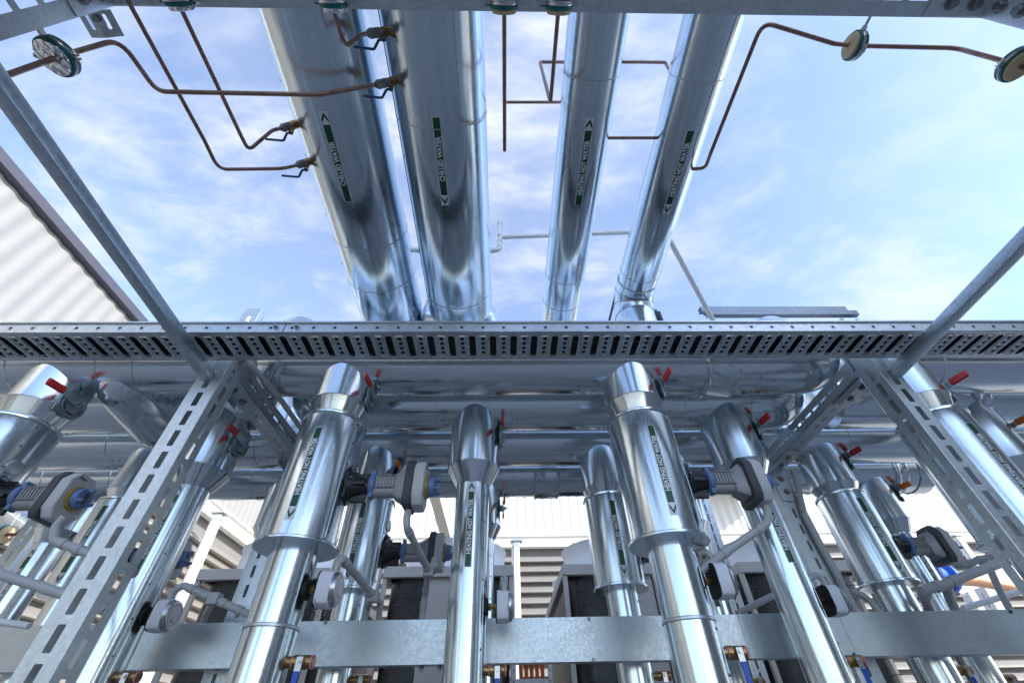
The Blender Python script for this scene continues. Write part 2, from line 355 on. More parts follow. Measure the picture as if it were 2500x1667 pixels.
def marker(parent, o, s_ax, c_ax, r, L, text, arrow, width=.046, angle=0):
    """pipe marker wrapped on a cylinder of radius r; o is the axis point at the marker's foot"""
    o, s_ax, c_ax = Vector(o), Vector(s_ax), Vector(c_ax); n_ax = c_ax.cross(s_ax); th0 = R(angle)
    def P(s, c, off):
        a = c / r + th0; return o + s_ax * s + (c_ax * math.sin(a) + n_ax * math.cos(a)) * (r + off)
    def patch(s0, s1, w, off, th=.0012):
        b = MB(); n = 8
        for z in (off - th, off):
            for s in (s0, s1):
                for k in range(n + 1): b.v.append(P(s, -w / 2 + w * k / n, z))
        q = n + 1
        for k in range(n):
            b.f += [[k, k + 1, q + k + 1, q + k][::-1], [2 * q + k, 2 * q + k + 1, 3 * q + k + 1, 3 * q + k], [k, 2 * q + k, 2 * q + k + 1, k + 1][::-1], [q + k, q + k + 1, 3 * q + k + 1, 3 * q + k][::-1]]
        b.f += [[0, q, 3 * q, 2 * q], [n, 2 * q + n, 3 * q + n, q + n]]
        return b
    aw = .088
    lab = patch(0, L, width + .012, .0016).build('pipe_label', 'white', parent, smooth=0)
    g0, g1 = (.004, L - aw) if arrow == 'top' else (aw, L - .004)
    patch(g0, g1, width, .0032).build('green_band', 'green', lab, smooth=0)
    v, f, asp = text2d(text); h = width * .8; ln = .44 if 'HOT' in text else .335
    m0 = (g0 + g1) / 2 - ln / 2 + (.012 if arrow == 'top' else -.005)
    b = MB(); b.v = [P(m0 + x * ln, h / 2 - y * h, .0050) for x, y in v]; b.f = [list(q) for q in f]; b.build('lettering', 'white', lab, smooth=0)
    ac = (L - aw / 2 - .002) if arrow == 'top' else aw / 2 + .002; sg = 1 if arrow == 'top' else -1; hw = width * .5; tk = .026; ht = .028
    b = MB(); pts = [(-hw, -ht), (0, ht - tk / 2), (hw, -ht), (hw, -ht + tk), (0, ht + tk / 2), (-hw, -ht + tk)]
    b.v = [P(ac + sg * (y - .003), x, .0040) for x, y in pts]; b.f = [[0, 1, 4, 5], [1, 2, 3, 4]]; b.build('arrow', 'green', lab, smooth=0)
    return lab

# ------------------------------------------------------------------ setting: ground and far walls
b = MB(); b.v = [Vector((x, y, GZ)) for x, y in ((-900, -900), (900, -900), (900, 900), (-900, 900))]; b.f = [[0, 1, 2, 3]]
kind(b.build('ground', 'concrete', smooth=0), 'structure')

def rib_wall(o, u, L, z0, z1, pitch, depth, n, th=.05):
    """vertically ribbed sheet along u, ribs pushed along n"""
    b = MB(); o, u, n = Vector(o), Vector(u), Vector(n); k = int(L / pitch); prof = []
    for i in range(k):
        for q in range(8): prof.append(((i + q / 8) * pitch, depth * .5 * (1 - math.cos(2 * math.pi * q / 8))))
    prof.append((k * pitch, 0)); m = len(prof)
    for off in (0, -th):
        for z in (z0, z1):
            for t, d in prof: b.v.append(o + u * t + n * (d + off) + Vector((0, 0, z)))
    for i in range(m - 1):
        b.f += [[i, i + 1, m + i + 1, m + i], [2 * m + i, 3 * m + i, 3 * m + i + 1, 2 * m + i + 1], [m + i, m + i + 1, 3 * m + i + 1, 3 * m + i], [i, 2 * m + i, 2 * m + i + 1, i + 1]]
    b.f += [[0, m, 3 * m, 2 * m], [m - 1, 3 * m - 1, 4 * m - 1, 2 * m - 1][::-1]]
    return b
def louvre_bank(o, u, n, L, z0, z1, pitch):
    b = MB(); k = int((z1 - z0) / pitch); fr = mat3(o, u, n, (0, 0, 1))
    for i in range(k):
        z = z0 + i * pitch
        pl = [(0, z), (.22, z + .05), (.25, z + .02), (.27, z + .02), (.27, z + .10), (.24, z + .10), (-.05, z + pitch * .78), (-.08, z + pitch * .78)]
        b.prism(pl, fr @ Vector((0, 0, 0)), n, (0, 0, 1), u, 0, L)
    return b
WX, WY, WT, WBT, WS = -15.5, 28.4, 13.05, 9.55, -13.0
lb = thing('plant_screen', 'tall white ribbed sheet wall with grey capping along the left side', 'wall', (WX, 0, GZ))
G0 = -GZ
rib_wall((0, WS, G0), (0, 1, 0), 28.2 - WS, WBT + .0, WT - .05, .59, .045, (1, 0, 0)).build('ribbed_sheet', 'wall_dimmed', lb)
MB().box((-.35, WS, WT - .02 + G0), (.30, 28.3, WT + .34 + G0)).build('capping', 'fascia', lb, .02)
MB().box((-.25, WS, WBT - .75 + G0), (.14, 28.2, WBT - .015 + G0)).box((-.25, WS, WBT - .12 + G0), (.3, 28.19, WBT - .03 + G0)).build('bottom_trim', 'trim', lb, .01)
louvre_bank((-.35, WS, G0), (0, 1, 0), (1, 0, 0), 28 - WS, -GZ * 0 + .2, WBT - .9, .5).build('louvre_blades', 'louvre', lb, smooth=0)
MB().box((-.6, WS, .0), (-.45, 28.3, WBT + G0 - .3)).build('backing_panel', 'backing', lb)
shade_wall = thing('plant_screen', 'added white ribbed screen wall, unseen to the right, shading the pipes', 'wall', (15.5, 0, GZ))  # unseen wall, added to keep the sun off the foreground
rib_wall((0, 2.6, G0), (0, -1, 0), 24, WBT, WT - .05, .59, .10, (-1, 0, 0)).build('ribbed_sheet', 'wall', shade_wall)
MB().box((-.30, -21.4, WT - .02 + G0), (.35, 2.6, WT + .34 + G0)).build('capping', 'fascia', shade_wall, .02)
MB().box((-.14, -21.3, WBT - .75 + G0), (.25, 2.6, WBT - .015 + G0)).build('bottom_trim', 'trim', shade_wall, .01)
louvre_bank((.35, 2.6, G0), (0, -1, 0), (-1, 0, 0), 24, .2, WBT - .9, .5).build('louvre_blades', 'louvre', shade_wall, smooth=0)
MB().box((.45, -21.4, .0), (.6, 2.6, WBT + G0 - .3)).build('backing_panel', 'backing', shade_wall)
bb = thing('plant_screen', 'sunlit white ribbed screen wall across the back above horizontal louvres', 'wall', (0, WY, GZ))
rib_wall((WX + .3, 0, G0), (1, 0, 0), 62, WBT, WT - .05, .59, .10, (0, -1, 0)).build('ribbed_sheet', 'wall', bb)
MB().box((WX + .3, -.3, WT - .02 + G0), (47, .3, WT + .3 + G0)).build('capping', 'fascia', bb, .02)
MB().box((WX + .32, -.16, WBT - .5 + G0), (47, .25, WBT - .015 + G0)).box((WX + .32, -.3, WBT - .12 + G0), (46.9, .2, WBT - .03 + G0)).box((WX + .33, -.22, WBT - .72 + G0), (46.95, .2, WBT - .56 + G0)).build('bottom_trim', 'trim', bb, .01)
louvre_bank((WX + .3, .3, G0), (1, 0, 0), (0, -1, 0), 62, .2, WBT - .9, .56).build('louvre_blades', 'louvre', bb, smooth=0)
MB().box((WX, .45, 0), (47, .6, WBT + G0 - .3)).build('backing_panel', 'backing', bb)
# white posts carrying the louvres
post_labels = ['white louvre post between the two middle chiller cabinets', 'white louvre post in the far left corner', 'white louvre post far right in the sun']
def screen_post(x, y, lab):
    t = thing('screen_post', lab, 'post', (x, y, GZ), 'white posts before the louvres')
    MB().box((-.16, -.16, 0), (.16, .16, WBT - .95 + G0)).box((-.30, -.05, .0), (-.165, .05, WBT - 1.1 + G0)).build('shaft', 'post', t, .01)
    MB().box((-.36, -.3, WBT - .945 + G0), (.36, .3, WBT - .86 + G0)).box((-.2, -.17, WBT - 1.25 + G0), (.2, .17, WBT - 1.0 + G0)).build('cap_plate', 'zinc', t, .008)
p = at(1261, 1330, Y=26.6); screen_post(p.x, p.y, post_labels[0])
p = at(525, 1280, X=WX + 1.1); screen_post(p.x, p.y, post_labels[1])
p = at(2350, 1330, Y=26.6); screen_post(p.x, p.y, post_labels[2])
p = at(1075, 1250, Y=20)
t = thing('raking_brace', 'beige raking steel brace behind the middle hot water riser', 'brace', (0, 0, 0))
a_, b_ = at(1062, 1200, Y=22), at(1090, 1302, Y=25); u_, v_, w_ = frame(b_ - a_)
MB().box((-.28, -.28, -2), (.28, .28, (b_ - a_).length), mat3(a_, u_, v_, w_)).build('brace_section', 'cabinet', t, .02)
# metal deck canopy beyond the right side
t = thing('roof_canopy', 'ribbed metal deck awning on white beams seen behind the right post', 'canopy', (0, 0, 0))
cz = 12.6
b = MB(); x0, x1, y0, y1 = 12.6, 18.6, 23.4, 28.2
yy = y0
while yy < y1:
    b.box((x0, yy, cz), (x1, yy + .34, cz + .05)); b.box((x0, yy + .34, cz + .09), (x1, yy + .58, cz + .14)); b.box((x0, yy + .33, cz + .045), (x1, yy + .35, cz + .1)); b.box((x0, yy + .57, cz + .045), (x1, yy + .59, cz + .1)); yy += .6
b.build('deck_sheet', 'deck', t)
b = MB()
for i in range(4): b.box((x0 + .1, y0 + .42 + i * 1.2, cz - .02), (x1, y0 + .50 + i * 1.2, cz + .02))
b.build('purlin', 'redoxide', t)
for x in (14.2, 18.2): MB().box((x, y0, cz - .55), (x + .3, 28, cz - .05)).build('beam', 'post', t, .01)
MB().box((x0, 25.9, cz - .42), (x1, 26.2, cz - .06)).build('beam', 'post', t, .01)

# ------------------------------------------------------------------ chillers
def chiller(x, label):
    t = thing('chiller', label, 'chiller', (x, 7.5, GZ), 'row of beige chillers behind the pipes')
    w, d, zt, zb = 2.08, 4.6, 3.08, 2.92
    MB().box((0, 0, zb), (w, .10, zt)).box((0, .1, zb), (.09, d, zt)).box((w - .09, .1, zb), (w, d, zt)).box((.09, .1, zt - .03), (w - .09, d, zt - .005)).build('top_rail', 'cabinet', t, .008)
    for a in (0.0, w - .07):
        MB().box((a, .02, 0), (a + .07, .09, zb - .001)).build('corner_post', 'cabinet', t, .006)
    MB().box((.66, .06, .2), (1.42, .12, zb - .002)).box((.66, .12, .2), (.72, d - .3, zb - .01)).box((1.36, .12, .2), (1.42, d - .3, zb - .01)).build('side_panel', 'cabinet', t, .006)
    for s in (0, 1):
        b = MB(); pl = []
        for k in range(9):
            a = R(90 * k / 8); pl.append((.075 + .35 - .35 * math.sin(a) if s == 0 else w - .075 - .35 + .35 * math.sin(a), .09 + .35 - .35 * math.cos(a)))
        e = .655 if s == 0 else 1.425
        pl = [(e, .09)] + pl + [(pl[-1][0], d - .3), (e, d - .3)]
        if s: pl = pl[::-1]
        b.prism(pl, (0, 0, 0), (1, 0, 0), (0, 1, 0), (0, 0, 1), .3, zb - .003)
        co = b.build('coil', 'coil', t, smooth=30)
        b = MB()
        for k in range(13):
            z = .45 + k * .19; xa = .16 if s == 0 else w - .55
            b.box((xa + .05 * (k % 2), .083, z), (xa + .34, .0885, z + .012))
        b.build('fin_edges', 'dark', co)
    for j in range(2):
        y = .98 + j * 2.1
        co = MB().lathe([(.98, zt - .01), (.90, zt + .08), (.88, zt + .38), (.92, zt + .46), (.90, zt + .465), (.86, zt + .38), (.86, zt + .02)], (1.05, y, 0), (0, 0, 1), 56, (False, False)).build('fan_cowl', 'cowl', t)
        b = MB().cyl((1.05, y, zt + .02), (1.05, y, zt + .2), .14)
        for k in range(5):
            a = R(72 * k); fr = Matrix.Translation((1.05, y, zt + .12)) @ Matrix.Rotation(a, 4, 'Z') @ Matrix.Rotation(R(25), 4, 'X'); b.box((.12, -.13, -.006), (.82, .13, .006), fr)
        b.build('fan', 'dark', co)
    MB().box((.02, .03, .0), (w - .02, d - .2, .19)).build('base_frame', 'cabinet', t)
    return t
for x, lab in ((-4.85, 'beige chiller cabinet furthest left, behind the left post and gauge'), (-1.92, 'beige chiller behind the middle pipes with dark coil left of a pale panel'),
               (.95, 'beige chiller right of the louvre gap with big curved dark coil'), (3.82, 'beige chiller furthest right, behind the right rear post')): chiller(x, lab)

# ------------------------------------------------------------------ headers
HZ, HR = 2.600, .285
HY = (3.11, 3.74, 4.52, 5.38)
def header(row, x0, x1, seams, label, bands=(), elbow0=False, elbow1=False, cap1=False):
    y = HY[row]; t = thing('header_pipe', label, 'pipe', (x0, y, HZ), 'horizontal header pipes'); L = x1 - x0
    b = MB().lathe([(HR, 0), (HR, L)], (0, 0, 0), (1, 0, 0), 72, (not elbow0, not elbow1))
    for s in seams: b.ring(HR + .007, .007, (0, 0, 0), (1, 0, 0), s - x0, 72)
    sh = b.build('jacket', 'header', t)
    for s in seams:
        for q in (.06, .13):
            for an in (-75, -112): MB().lathe([(.008, 0), (.005, .006)], (s - x0 + q, math.cos(R(an)) * HR, math.sin(R(an)) * HR), (0, math.cos(R(an)), math.sin(R(an))), 8).build('screw', 'screw', sh)
    for a, c in bands: MB().lathe([(HR + .002, a - x0), (HR + .03, a - x0 + .012), (HR + .034, a - x0 + .03), (HR + .026, a - x0 + .045), (HR + .026, c - x0 - .045), (HR + .034, c - x0 - .03), (HR + .03, c - x0 - .012), (HR + .002, c - x0)], (0, 0, 0), (1, 0, 0), 72, (True, True)).build('valve_collar', 'header', t)
    for e, x, sg in ((elbow0, 0, -1), (elbow1, L, 1)):
        if not e: continue
        pts = [Vector((x - sg * .14, 0, 0)), Vector((x - sg * .02, 0, 0))] + [Vector((x + sg * (.34 * math.sin(R(a))), .34 * (1 - math.cos(R(a))) * .6, .34 * (1 - math.cos(R(a))))) for a in range(0, 91, 10)]
        pts.append(pts[-1] + Vector((0, .25, .42)))
        MB().tube(pts, HR + .003, 64, .001, 1).build('elbow', 'header', t, smooth=50)
    if cap1: MB().lathe([(HR + .004, L - .2), (HR + .014, L - .19), (HR + .014, L - .005), (HR - .02, L + .005)], (0, 0, 0), (1, 0, 0), 72, (False, True)).build('end_cap', 'header', t)
    return t
sx = lambda x, y, Y: at(x, y, Y=Y).x
header(0, -1.95, 2.74, [sx(952, 900, 2.9), sx(1418, 900, 2.9), sx(1615, 900, 2.9), sx(1865, 900, 2.9)], 'nearest overhead header pipe, just below the middle of the cable tray', [(sx(1728, 900, 2.9), sx(1812, 900, 2.9))], True, True)
header(0, -7.5, -2.45, [sx(10, 900, 2.9), sx(230, 900, 2.9), sx(320, 900, 2.9)], 'nearest header pipe at the far left, behind the leftmost red lever')
header(0, 3.42, 8, [sx(2317, 900, 2.9)], 'nearest header pipe at the far right, behind the rightmost red lever')
header(1, -1.7, 2.72, [sx(1063, 1000, 3.5), sx(1250, 1000, 3.5), sx(1680, 1000, 3.5), sx(1845, 1000, 3.5)], 'second header pipe, meeting the slim middle riser', (), True, True)
header(1, -8.5, -2.4, [sx(430, 950, 3.5), sx(100, 1000, 3.5)], 'second header pipe on the left, behind the slotted left post')
header(1, 3.45, 9, [sx(2430, 990, 3.5)], 'second header pipe on the right, with a bolted collar near the edge', [(sx(2392, 990, 3.5), sx(2432, 990, 3.5))])
header(2, -9.5, 9.5, [sx(x, 1090, 4.3) for x in (260, 620, 995, 1380, 1840, 2083)], 'third header pipe from the front, running full width')
header(3, -9.5, 5.62, [sx(x, 1180, 5.2) for x in (107, 272, 615, 1255, 1500, 2000)], 'rearmost header pipe, its underside edging the white wall', [(sx(1303, 1180, 5.2), sx(1366, 1180, 5.2)), (sx(2165, 1140, 5.2), sx(2195, 1140, 5.2))], cap1=True)
# the crossover duct that dips under the headers at the left
t = thing('crossover_pipe', 'short galvanised crossover duct slanting under the left header pipes', 'pipe', (-3.43, 3.04, 2.34))
MB().tube([(0, .1, .24), (0, .12, .06), (0, .75, .0), (0, .85, .2)], .215, 40, .24, 6).build('jacket', 'header', t, smooth=50)
MB().box((-.235, .05, -.02), (-.212, .8, .04)).box((.212, .05, -.02), (.235, .8, .04)).build('side_seam', 'header', t, .004)

# ------------------------------------------------------------------ risers
def riser_base(name, sleeve_r, zs, cone_r, zc, jacket, pipe_r, text, arrow, lz, band=None):
    """zs: bottom of sleeve, zc: bottom of cone, jacket: (r, z0, z1, rim) or None; camera heights, stored from the ground up"""
    t = thing(name, '', 'pipe', (0, 0, GZ)); g = -GZ
    b = MB().lathe([(sleeve_r, zs + g), (sleeve_r, HZ + g)], (0, 0, 0), (0, 0, 1), 64, (False, False))
    b.ring(sleeve_r + .006, .009, (0, 0, 0), (0, 0, 1), zs + g + .01, 64)
    up = b.build('sleeve', 'sleeve', t)
    for k in range(3): MB().box((-.012, -.0, 0), (.012, .004, .004), Matrix.Translation((sleeve_r * math.sin(R(55)), -sleeve_r * math.cos(R(55)), zs + g + .1 + k * .12)) @ Matrix.Rotation(R(55), 4, 'Z')).build('screw', 'screw', up)
    MB().lathe([(cone_r, zc + g), (sleeve_r + .001, zs + g)], (0, 0, 0), (0, 0, 1), 64, (False, False)).build('reducer_cone', 'sleeve', t)
    ztop = zc
    if jacket:
        jr, z0, z1, rim = jacket
        if z1 < zc: MB().lathe([(cone_r, z1 + g - .02), (cone_r, zc + g)], (0, 0, 0), (0, 0, 1), 56, (False, False)).build('neck', 'sleeve', t)
        b = MB().lathe([(pipe_r - .01, z0 + g + .012), (rim, z0 + g + .012), (rim + .004, z0 + g + .018), (rim + .004, z0 + g + .03), (rim, z0 + g + .036), (jr, z0 + g + .04), (jr, z1 + g - .03), (jr + .012, z1 + g - .024), (jr + .014, z1 + g - .012), (jr + .008, z1 + g), (cone_r - .01, z1 + g + .004)], (0, 0, 0), (0, 0, 1), 64, (False, False))
        jk = b.build('valve_jacket', 'jacket', t, smooth=30)
        # lap seam, screws and plug on the right-hand side of the jacket
        a0 = R(62); fr = Matrix.Rotation(a0, 4, 'Z')
        MB().box((-.004, -jr - .004, z0 + g + .06), (.004, -jr + .002, z1 + g - .04), fr).build('lap_seam', 'zinc', jk)
        for k in range(6): MB().lathe([(.009, 0), (.007, .006), (.001, .008)], Vector((math.sin(a0 + .07) * jr, -math.cos(a0 + .07) * jr, z0 + g + .1 + k * (z1 - z0 - .16) / 5)), (math.sin(a0 + .07), -math.cos(a0 + .07), 0), 8).build('screw', 'screw', jk)
        b = MB(); a1 = R(80)
        b.lathe([(.055, -.012), (.055, .009), (.05, .012)], (math.sin(a1) * jr, -math.cos(a1) * jr, z0 + g + .62), (math.sin(a1), -math.cos(a1), 0), 24)
        b.build('plug_disc', 'zinc', jk)
        ztop = z0 + .02
    b = MB().lathe([(pipe_r, 0), (pipe_r, ztop + g)], (0, 0, 0), (0, 0, 1), 56, (False, True))
    lp = b.build('lower_pipe', 'jacket', t)
    if band is not None: MB().ring(pipe_r + .007, .011, (0, 0, 0), (0, 0, 1), band + g, 56).build('band', 'zinc', lp)
    a0 = R(58); fr = Matrix.Rotation(a0, 4, 'Z'); zt = ztop + g - .05
    MB().box((-.003, -pipe_r - .003, .1), (.003, -pipe_r + .002, zt), fr).build('lap_seam', 'zinc', lp)
    for k in range(12):
        z = .15 + k * .22
        if z < zt: MB().lathe([(.008, 0), (.006, .005), (.001, .007)], Vector((math.sin(a0 - .12) * pipe_r, -math.cos(a0 - .12) * pipe_r, z)), (math.sin(a0 - .12), -math.cos(a0 - .12), 0), 8).build('screw', 'screw', lp)
    rr = jacket[0] if jacket else pipe_r
    marker(t, (0, 0, lz[0] + g), (0, 0, 1), (1, 0, 0), rr, lz[1] - lz[0], text, arrow)
    return t
HW, CW = 'HEATING HOT WATER', 'CHILLED WATER'
XA = (-3.97, -1.415, 1.15, 3.70); XB = (-2.80, -.277, 2.27, 4.85); XC = (-3.98, -1.41, 1.11, 3.69); XD = (-2.80, -.26, 2.30, 4.85, -5.35)
r1 = riser_base('hot_water_riser', .238, 2.115, .20, 1.985, (.25, .955, 1.955, .272), .155, HW, 'bottom', (1.085, 1.785), .52)
repeat(r1, [(x, HY[0], GZ) for x in (XA[1], XA[0], XA[2], XA[3])],
       ['fat front heating hot water riser left of centre, with flanged valve jacket', 'fat front hot water riser cut off by the left edge', 'fat front heating hot water riser right of centre, with flanged valve jacket', 'fat front hot water riser behind the right slotted post'], 'fat front risers with valve jackets')
r2 = riser_base('hot_water_riser', .238, 1.845, .150, 1.685, None, .147, HW, 'top', (.985, 1.672))
repeat(r2, [(x, HY[1], GZ) for x in (XB[1], XB[0], XB[2], XB[3])],
       ['slim heating hot water riser in the very middle, arrow pointing up', 'slim heating hot water riser directly right of the left slotted post', 'slim heating hot water riser behind the right-hand actuator', 'slim hot water riser at the right edge with an orange lever'], 'slim hot water risers')
r3 = riser_base('chilled_water_riser', .228, 1.985, .185, 1.90, (.238, 1.0, 1.885, .250), .147, CW, 'bottom', (1.085, 1.785))
repeat(r3, [(x, HY[2], GZ) for x in (XC[1], XC[0], XC[2], XC[3])],
       ['jacketed chilled water riser behind the two middle actuators', 'jacketed chilled water riser left of the left slotted post', 'jacketed chilled water riser touching the right of centre hot water riser', 'jacketed chilled water riser between the rear post and the blue valve'], 'jacketed chilled water risers')
r4 = riser_base('chilled_water_riser', .222, 1.905, .150, 1.76, None, .147, CW, 'top', (1.01, 1.69))
repeat(r4, [(x, HY[3], GZ) for x in (XD[1], XD[0], XD[2], XD[3], XD[4])],
       ['slim rear chilled water riser peeking out right of the middle riser', 'slim rear chilled water riser left of the fat left of centre riser', 'slim rear chilled water riser hidden behind the right-hand hot water risers', 'slim rear chilled water riser beside the far right actuator', 'slim rear chilled water riser at the far left edge'], 'slim rear chilled water risers')

# ------------------------------------------------------------------ valve levers
def lever(grip):
    t = thing('valve_lever', '', 'lever')
    b = MB().lathe([(.128, 0), (.128, .008)], (0, 0, -.02), (1, 0, 0), 40)
    b.lathe([(.108, .008), (.108, .018)], (0, 0, -.02), (1, 0, 0), 40).box((0, -.02, .06), (.012, .10, .13)).box((0, -.13, -.15), (.010, -.075, -.09))
    b.box((-.07, -.03, -.03), (0, .03, .03))
    pl = b.build('notch_plate', 'plate', t, .003)
    b = MB()
    for k in range(12):
        a = R(200 + 14 * k); b.box((.018, -.005, -.009), (.0205, .005, .009), Matrix.Translation((0, .085 * math.cos(a), .085 * math.sin(a) - .02)) @ Matrix.Rotation(a, 4, 'X'))
    b.build('notches', 'ink', pl)
    b = MB().cyl((.0, 0, 0), (.05, 0, 0), .016, 6).cyl((.05, 0, 0), (.06, 0, 0), .009, 10)
    b.build('spindle_nut', 'nickel', t)
    for y, z in ((.05, -.09), (-.05, -.10), (.07, .0)): MB().cyl((.01, y, z), (.03, y, z), .011, 6).build('bolt', 'nickel', t)
    MB().prism([(.03, -.035), (.03, .035), (-.07, .04), (-.19, .03), (-.19, -.01), (-.07, -.03)], (.022, 0, 0), (0, 1, 0), (0, 0, 1), (1, 0, 0), 0, .009).build('arm', 'zinc', t, .002)
    fr = Matrix.Translation((.027, -.16, .012)) @ Matrix.Rotation(R(7), 4, 'X')
    MB().box((-.012, -.165, -.032), (.014, 0, .032), fr).build('grip', grip, t, .011)
    return t
def levers(proto, spots, group):
    repeat(proto, [Vector((x + .245, HY[r] - .0, z)) for x, r, z, l in spots], [l for x, r, z, l in spots], group)
lr = lever('red')
levers(lr, [(XA[1], 0, 2.24, 'red lever on the fat riser left of centre'), (XA[0], 0, 2.20, 'red lever at far left over a scaled zinc plate'), (XA[2], 0, 2.29, 'red lever on the fat riser right of centre'),
            (XA[3], 0, 2.24, 'large bright red lever right of the right slotted post'), (XB[0], 1, 2.16, 'dark red lever just right of the left slotted post'), (XB[1], 1, 2.22, 'narrow edge-on red lever on the slim middle riser'),
            (XB[2], 1, 2.24, 'red lever left of the right cross beam'), (XC[3], 2, 2.31, 'small red lever right of the rear post')], 'red butterfly valve levers')
lo = lever('orange')
levers(lo, [(XC[1], 2, 2.2, 'orange lever above the upper middle actuator'), (XD[1], 3, 2.15, 'small orange lever right of the slim middle riser'), (XD[3], 3, 2.29, 'orange lever under the rear header end cap at right'),
            (XB[3], 1, 2.22, 'orange lever cut off by the right edge'), (XC[0], 2, 1.95, 'small orange lever beside the far left actuator')], 'orange butterfly valve levers')

# ------------------------------------------------------------------ actuators on the valve jackets
def actuator():
    t = thing('valve_actuator', '', 'actuator')          # origin on the jacket surface, axis +X
    b = MB()
    b.prism([(-.07, -.11), (.0, -.155), (.07, -.11), (.075, -.02), (.10, .06), (.06, .15), (.0, .13), (-.06, .15), (-.10, .06), (-.075, -.02)], (-.02, 0, 0), (0, 1, 0), (0, 0, 1), (1, 0, 0), 0, .045)
    b.lathe([(.105, .02), (.075, .08), (.055, .17), (.05, .19)], (0, 0, -.01), (1, 0, 0), 20)
    b.box((.02, -.014, -.13), (.16, .014, .09)); b.box((.02, -.09, -.03), (.15, .09, .0))
    br = b.build('bracket', 'iron', t, .006)
    b = MB()
    for y, z in ((-.055, .115), (.055, .115), (-.072, .03), (0, -.13)): MB().cyl((.02, y, z), (.052, y, z), .017, 6).build('bolt', 'bolt', br)
    MB().lathe([(.070, .172), (.082, .18), (.082, .215), (.070, .222)], (0, 0, 0), (1, 0, 0), 28).box((.178, -.045, .06), (.212, .02, .105)).box((.178, -.045, -.105), (.212, .02, -.06)).build('clamp_ring', 'blue', t, .005)
    b = MB().box((.215, -.055, -.035), (.40, .055, .055)).lathe([(.05, .21), (.05, .42)], (0, 0, -.045), (1, 0, 0), 20)
    for k in range(7): b.box((.232 + k * .024, -.066, -.034), (.244 + k * .024, .066, .048))
    oc0 = [(-.05, -.10), (.05, -.10), (.06, -.08), (.06, .05), (.045, .07), (-.045, .07), (-.06, .05), (-.06, -.08)]
    oc1 = [(-.07, -.14), (.07, -.14), (.09, -.11), (.09, .07), (.056, .12), (-.056, .12), (-.09, .07), (-.09, -.11)]
    k0 = len(b.v)
    for ring, xx in ((oc0, .365), (oc1, .44), (oc1, .4495)):
        for y, z in ring: b.v.append(Vector((xx, y, z)))
    for q in range(2):
        for k in range(8): j = (k + 1) % 8; b.f.append([k0 + q * 8 + k, k0 + q * 8 + j, k0 + q * 8 + 8 + j, k0 + q * 8 + 8 + k])
    b.f += [[k0 + k for k in reversed(range(8))], [k0 + 16 + k for k in range(8)]]
    b.box((.225, -.07, .0485), (.40, .07, .056)); b.box((.225, -.07, -.042), (.40, .07, -.0355))
    b.build('ribbed_body', 'cast', t, .004)
    oc = [(-.10, -.185), (.10, -.185), (.125, -.15), (.125, .10), (.075, .165), (-.075, .165), (-.125, .10), (-.125, -.15)]
    MB().prism(oc, (.45, 0, 0), (0, 1, 0), (0, 0, 1), (1, 0, 0), 0, .061).build('head_housing', 'dark', t, .006)
    cv = MB(); n0 = 0
    oc2 = [(-.075, -.18), (.075, -.18), (.12, -.12), (.12, .09), (.07, .155), (-.07, .155), (-.12, .09), (-.12, -.12)]
    cv.prism(oc2, (.5115, 0, 0), (0, 1, 0), (0, 0, 1), (1, 0, 0), 0, .081)
    cover = cv.build('cover', 'cover', t, .008)
    for y in (-.085, .085): MB().cyl((.592, y, -.11), (.5965, y, -.11), .011, 12).build('screw', 'nickel', cover)
    v, f, asp = text2d('SIEMENS'); b = MB(); h = .014; ln = h * asp
    b.v = [Vector((.5945, -.075 + x * ln, .112 + y * h)) for x, y in v]; b.f = [list(q) for q in f]; b.build('lettering', 'ink', cover, smooth=0)
    MB().lathe([(.085, .592), (.085, .612), (.080, .616)], (0, 0, -.015), (1, 0, 0), 40).build('scale_ring', 'yellow', t)
    b = MB().lathe([(.072, .616), (.070, .655), (.064, .662)], (0, 0, -.015), (1, 0, 0), 40)
    for k in range(3):
        a = R(90 + 120 * k); b.cyl((.64, .055 * math.cos(a), .055 * math.sin(a) - .015), (.70, .055 * math.cos(a), .055 * math.sin(a) - .015), .013, 10)
    dl = b.build('dial_knob', 'blue', t, .003)
    MB().box((.6625, -.018, -.05), (.6645, .018, .02)).build('dial_window', 'dark', dl)
    return t
ac = actuator()
repeat(ac, [(XA[1] + .235, HY[0], 1.425), (XA[0] + .235, HY[0], 1.36), (XA[2] + .235, HY[0], 1.43), (XC[1] + .225, HY[2], 1.385), (XC[0] + .225, HY[2], 1.36), (XC[2] + .225, HY[2], 1.385), (XC[3] + .225, HY[2], 1.385)],
       ['grey valve actuator with blue knob, upper one left of the middle riser', 'large grey actuator at far left showing its whole blue dial', 'grey actuator on the fat riser right of centre, its back to us', 'smaller grey actuator below the upper one, left of the middle riser',
        'actuator partly hidden by the slim riser right of the left post', 'actuator hidden behind the fat riser right of centre', 'grey actuator at far right in front of sunlit louvres'], 'valve actuators')

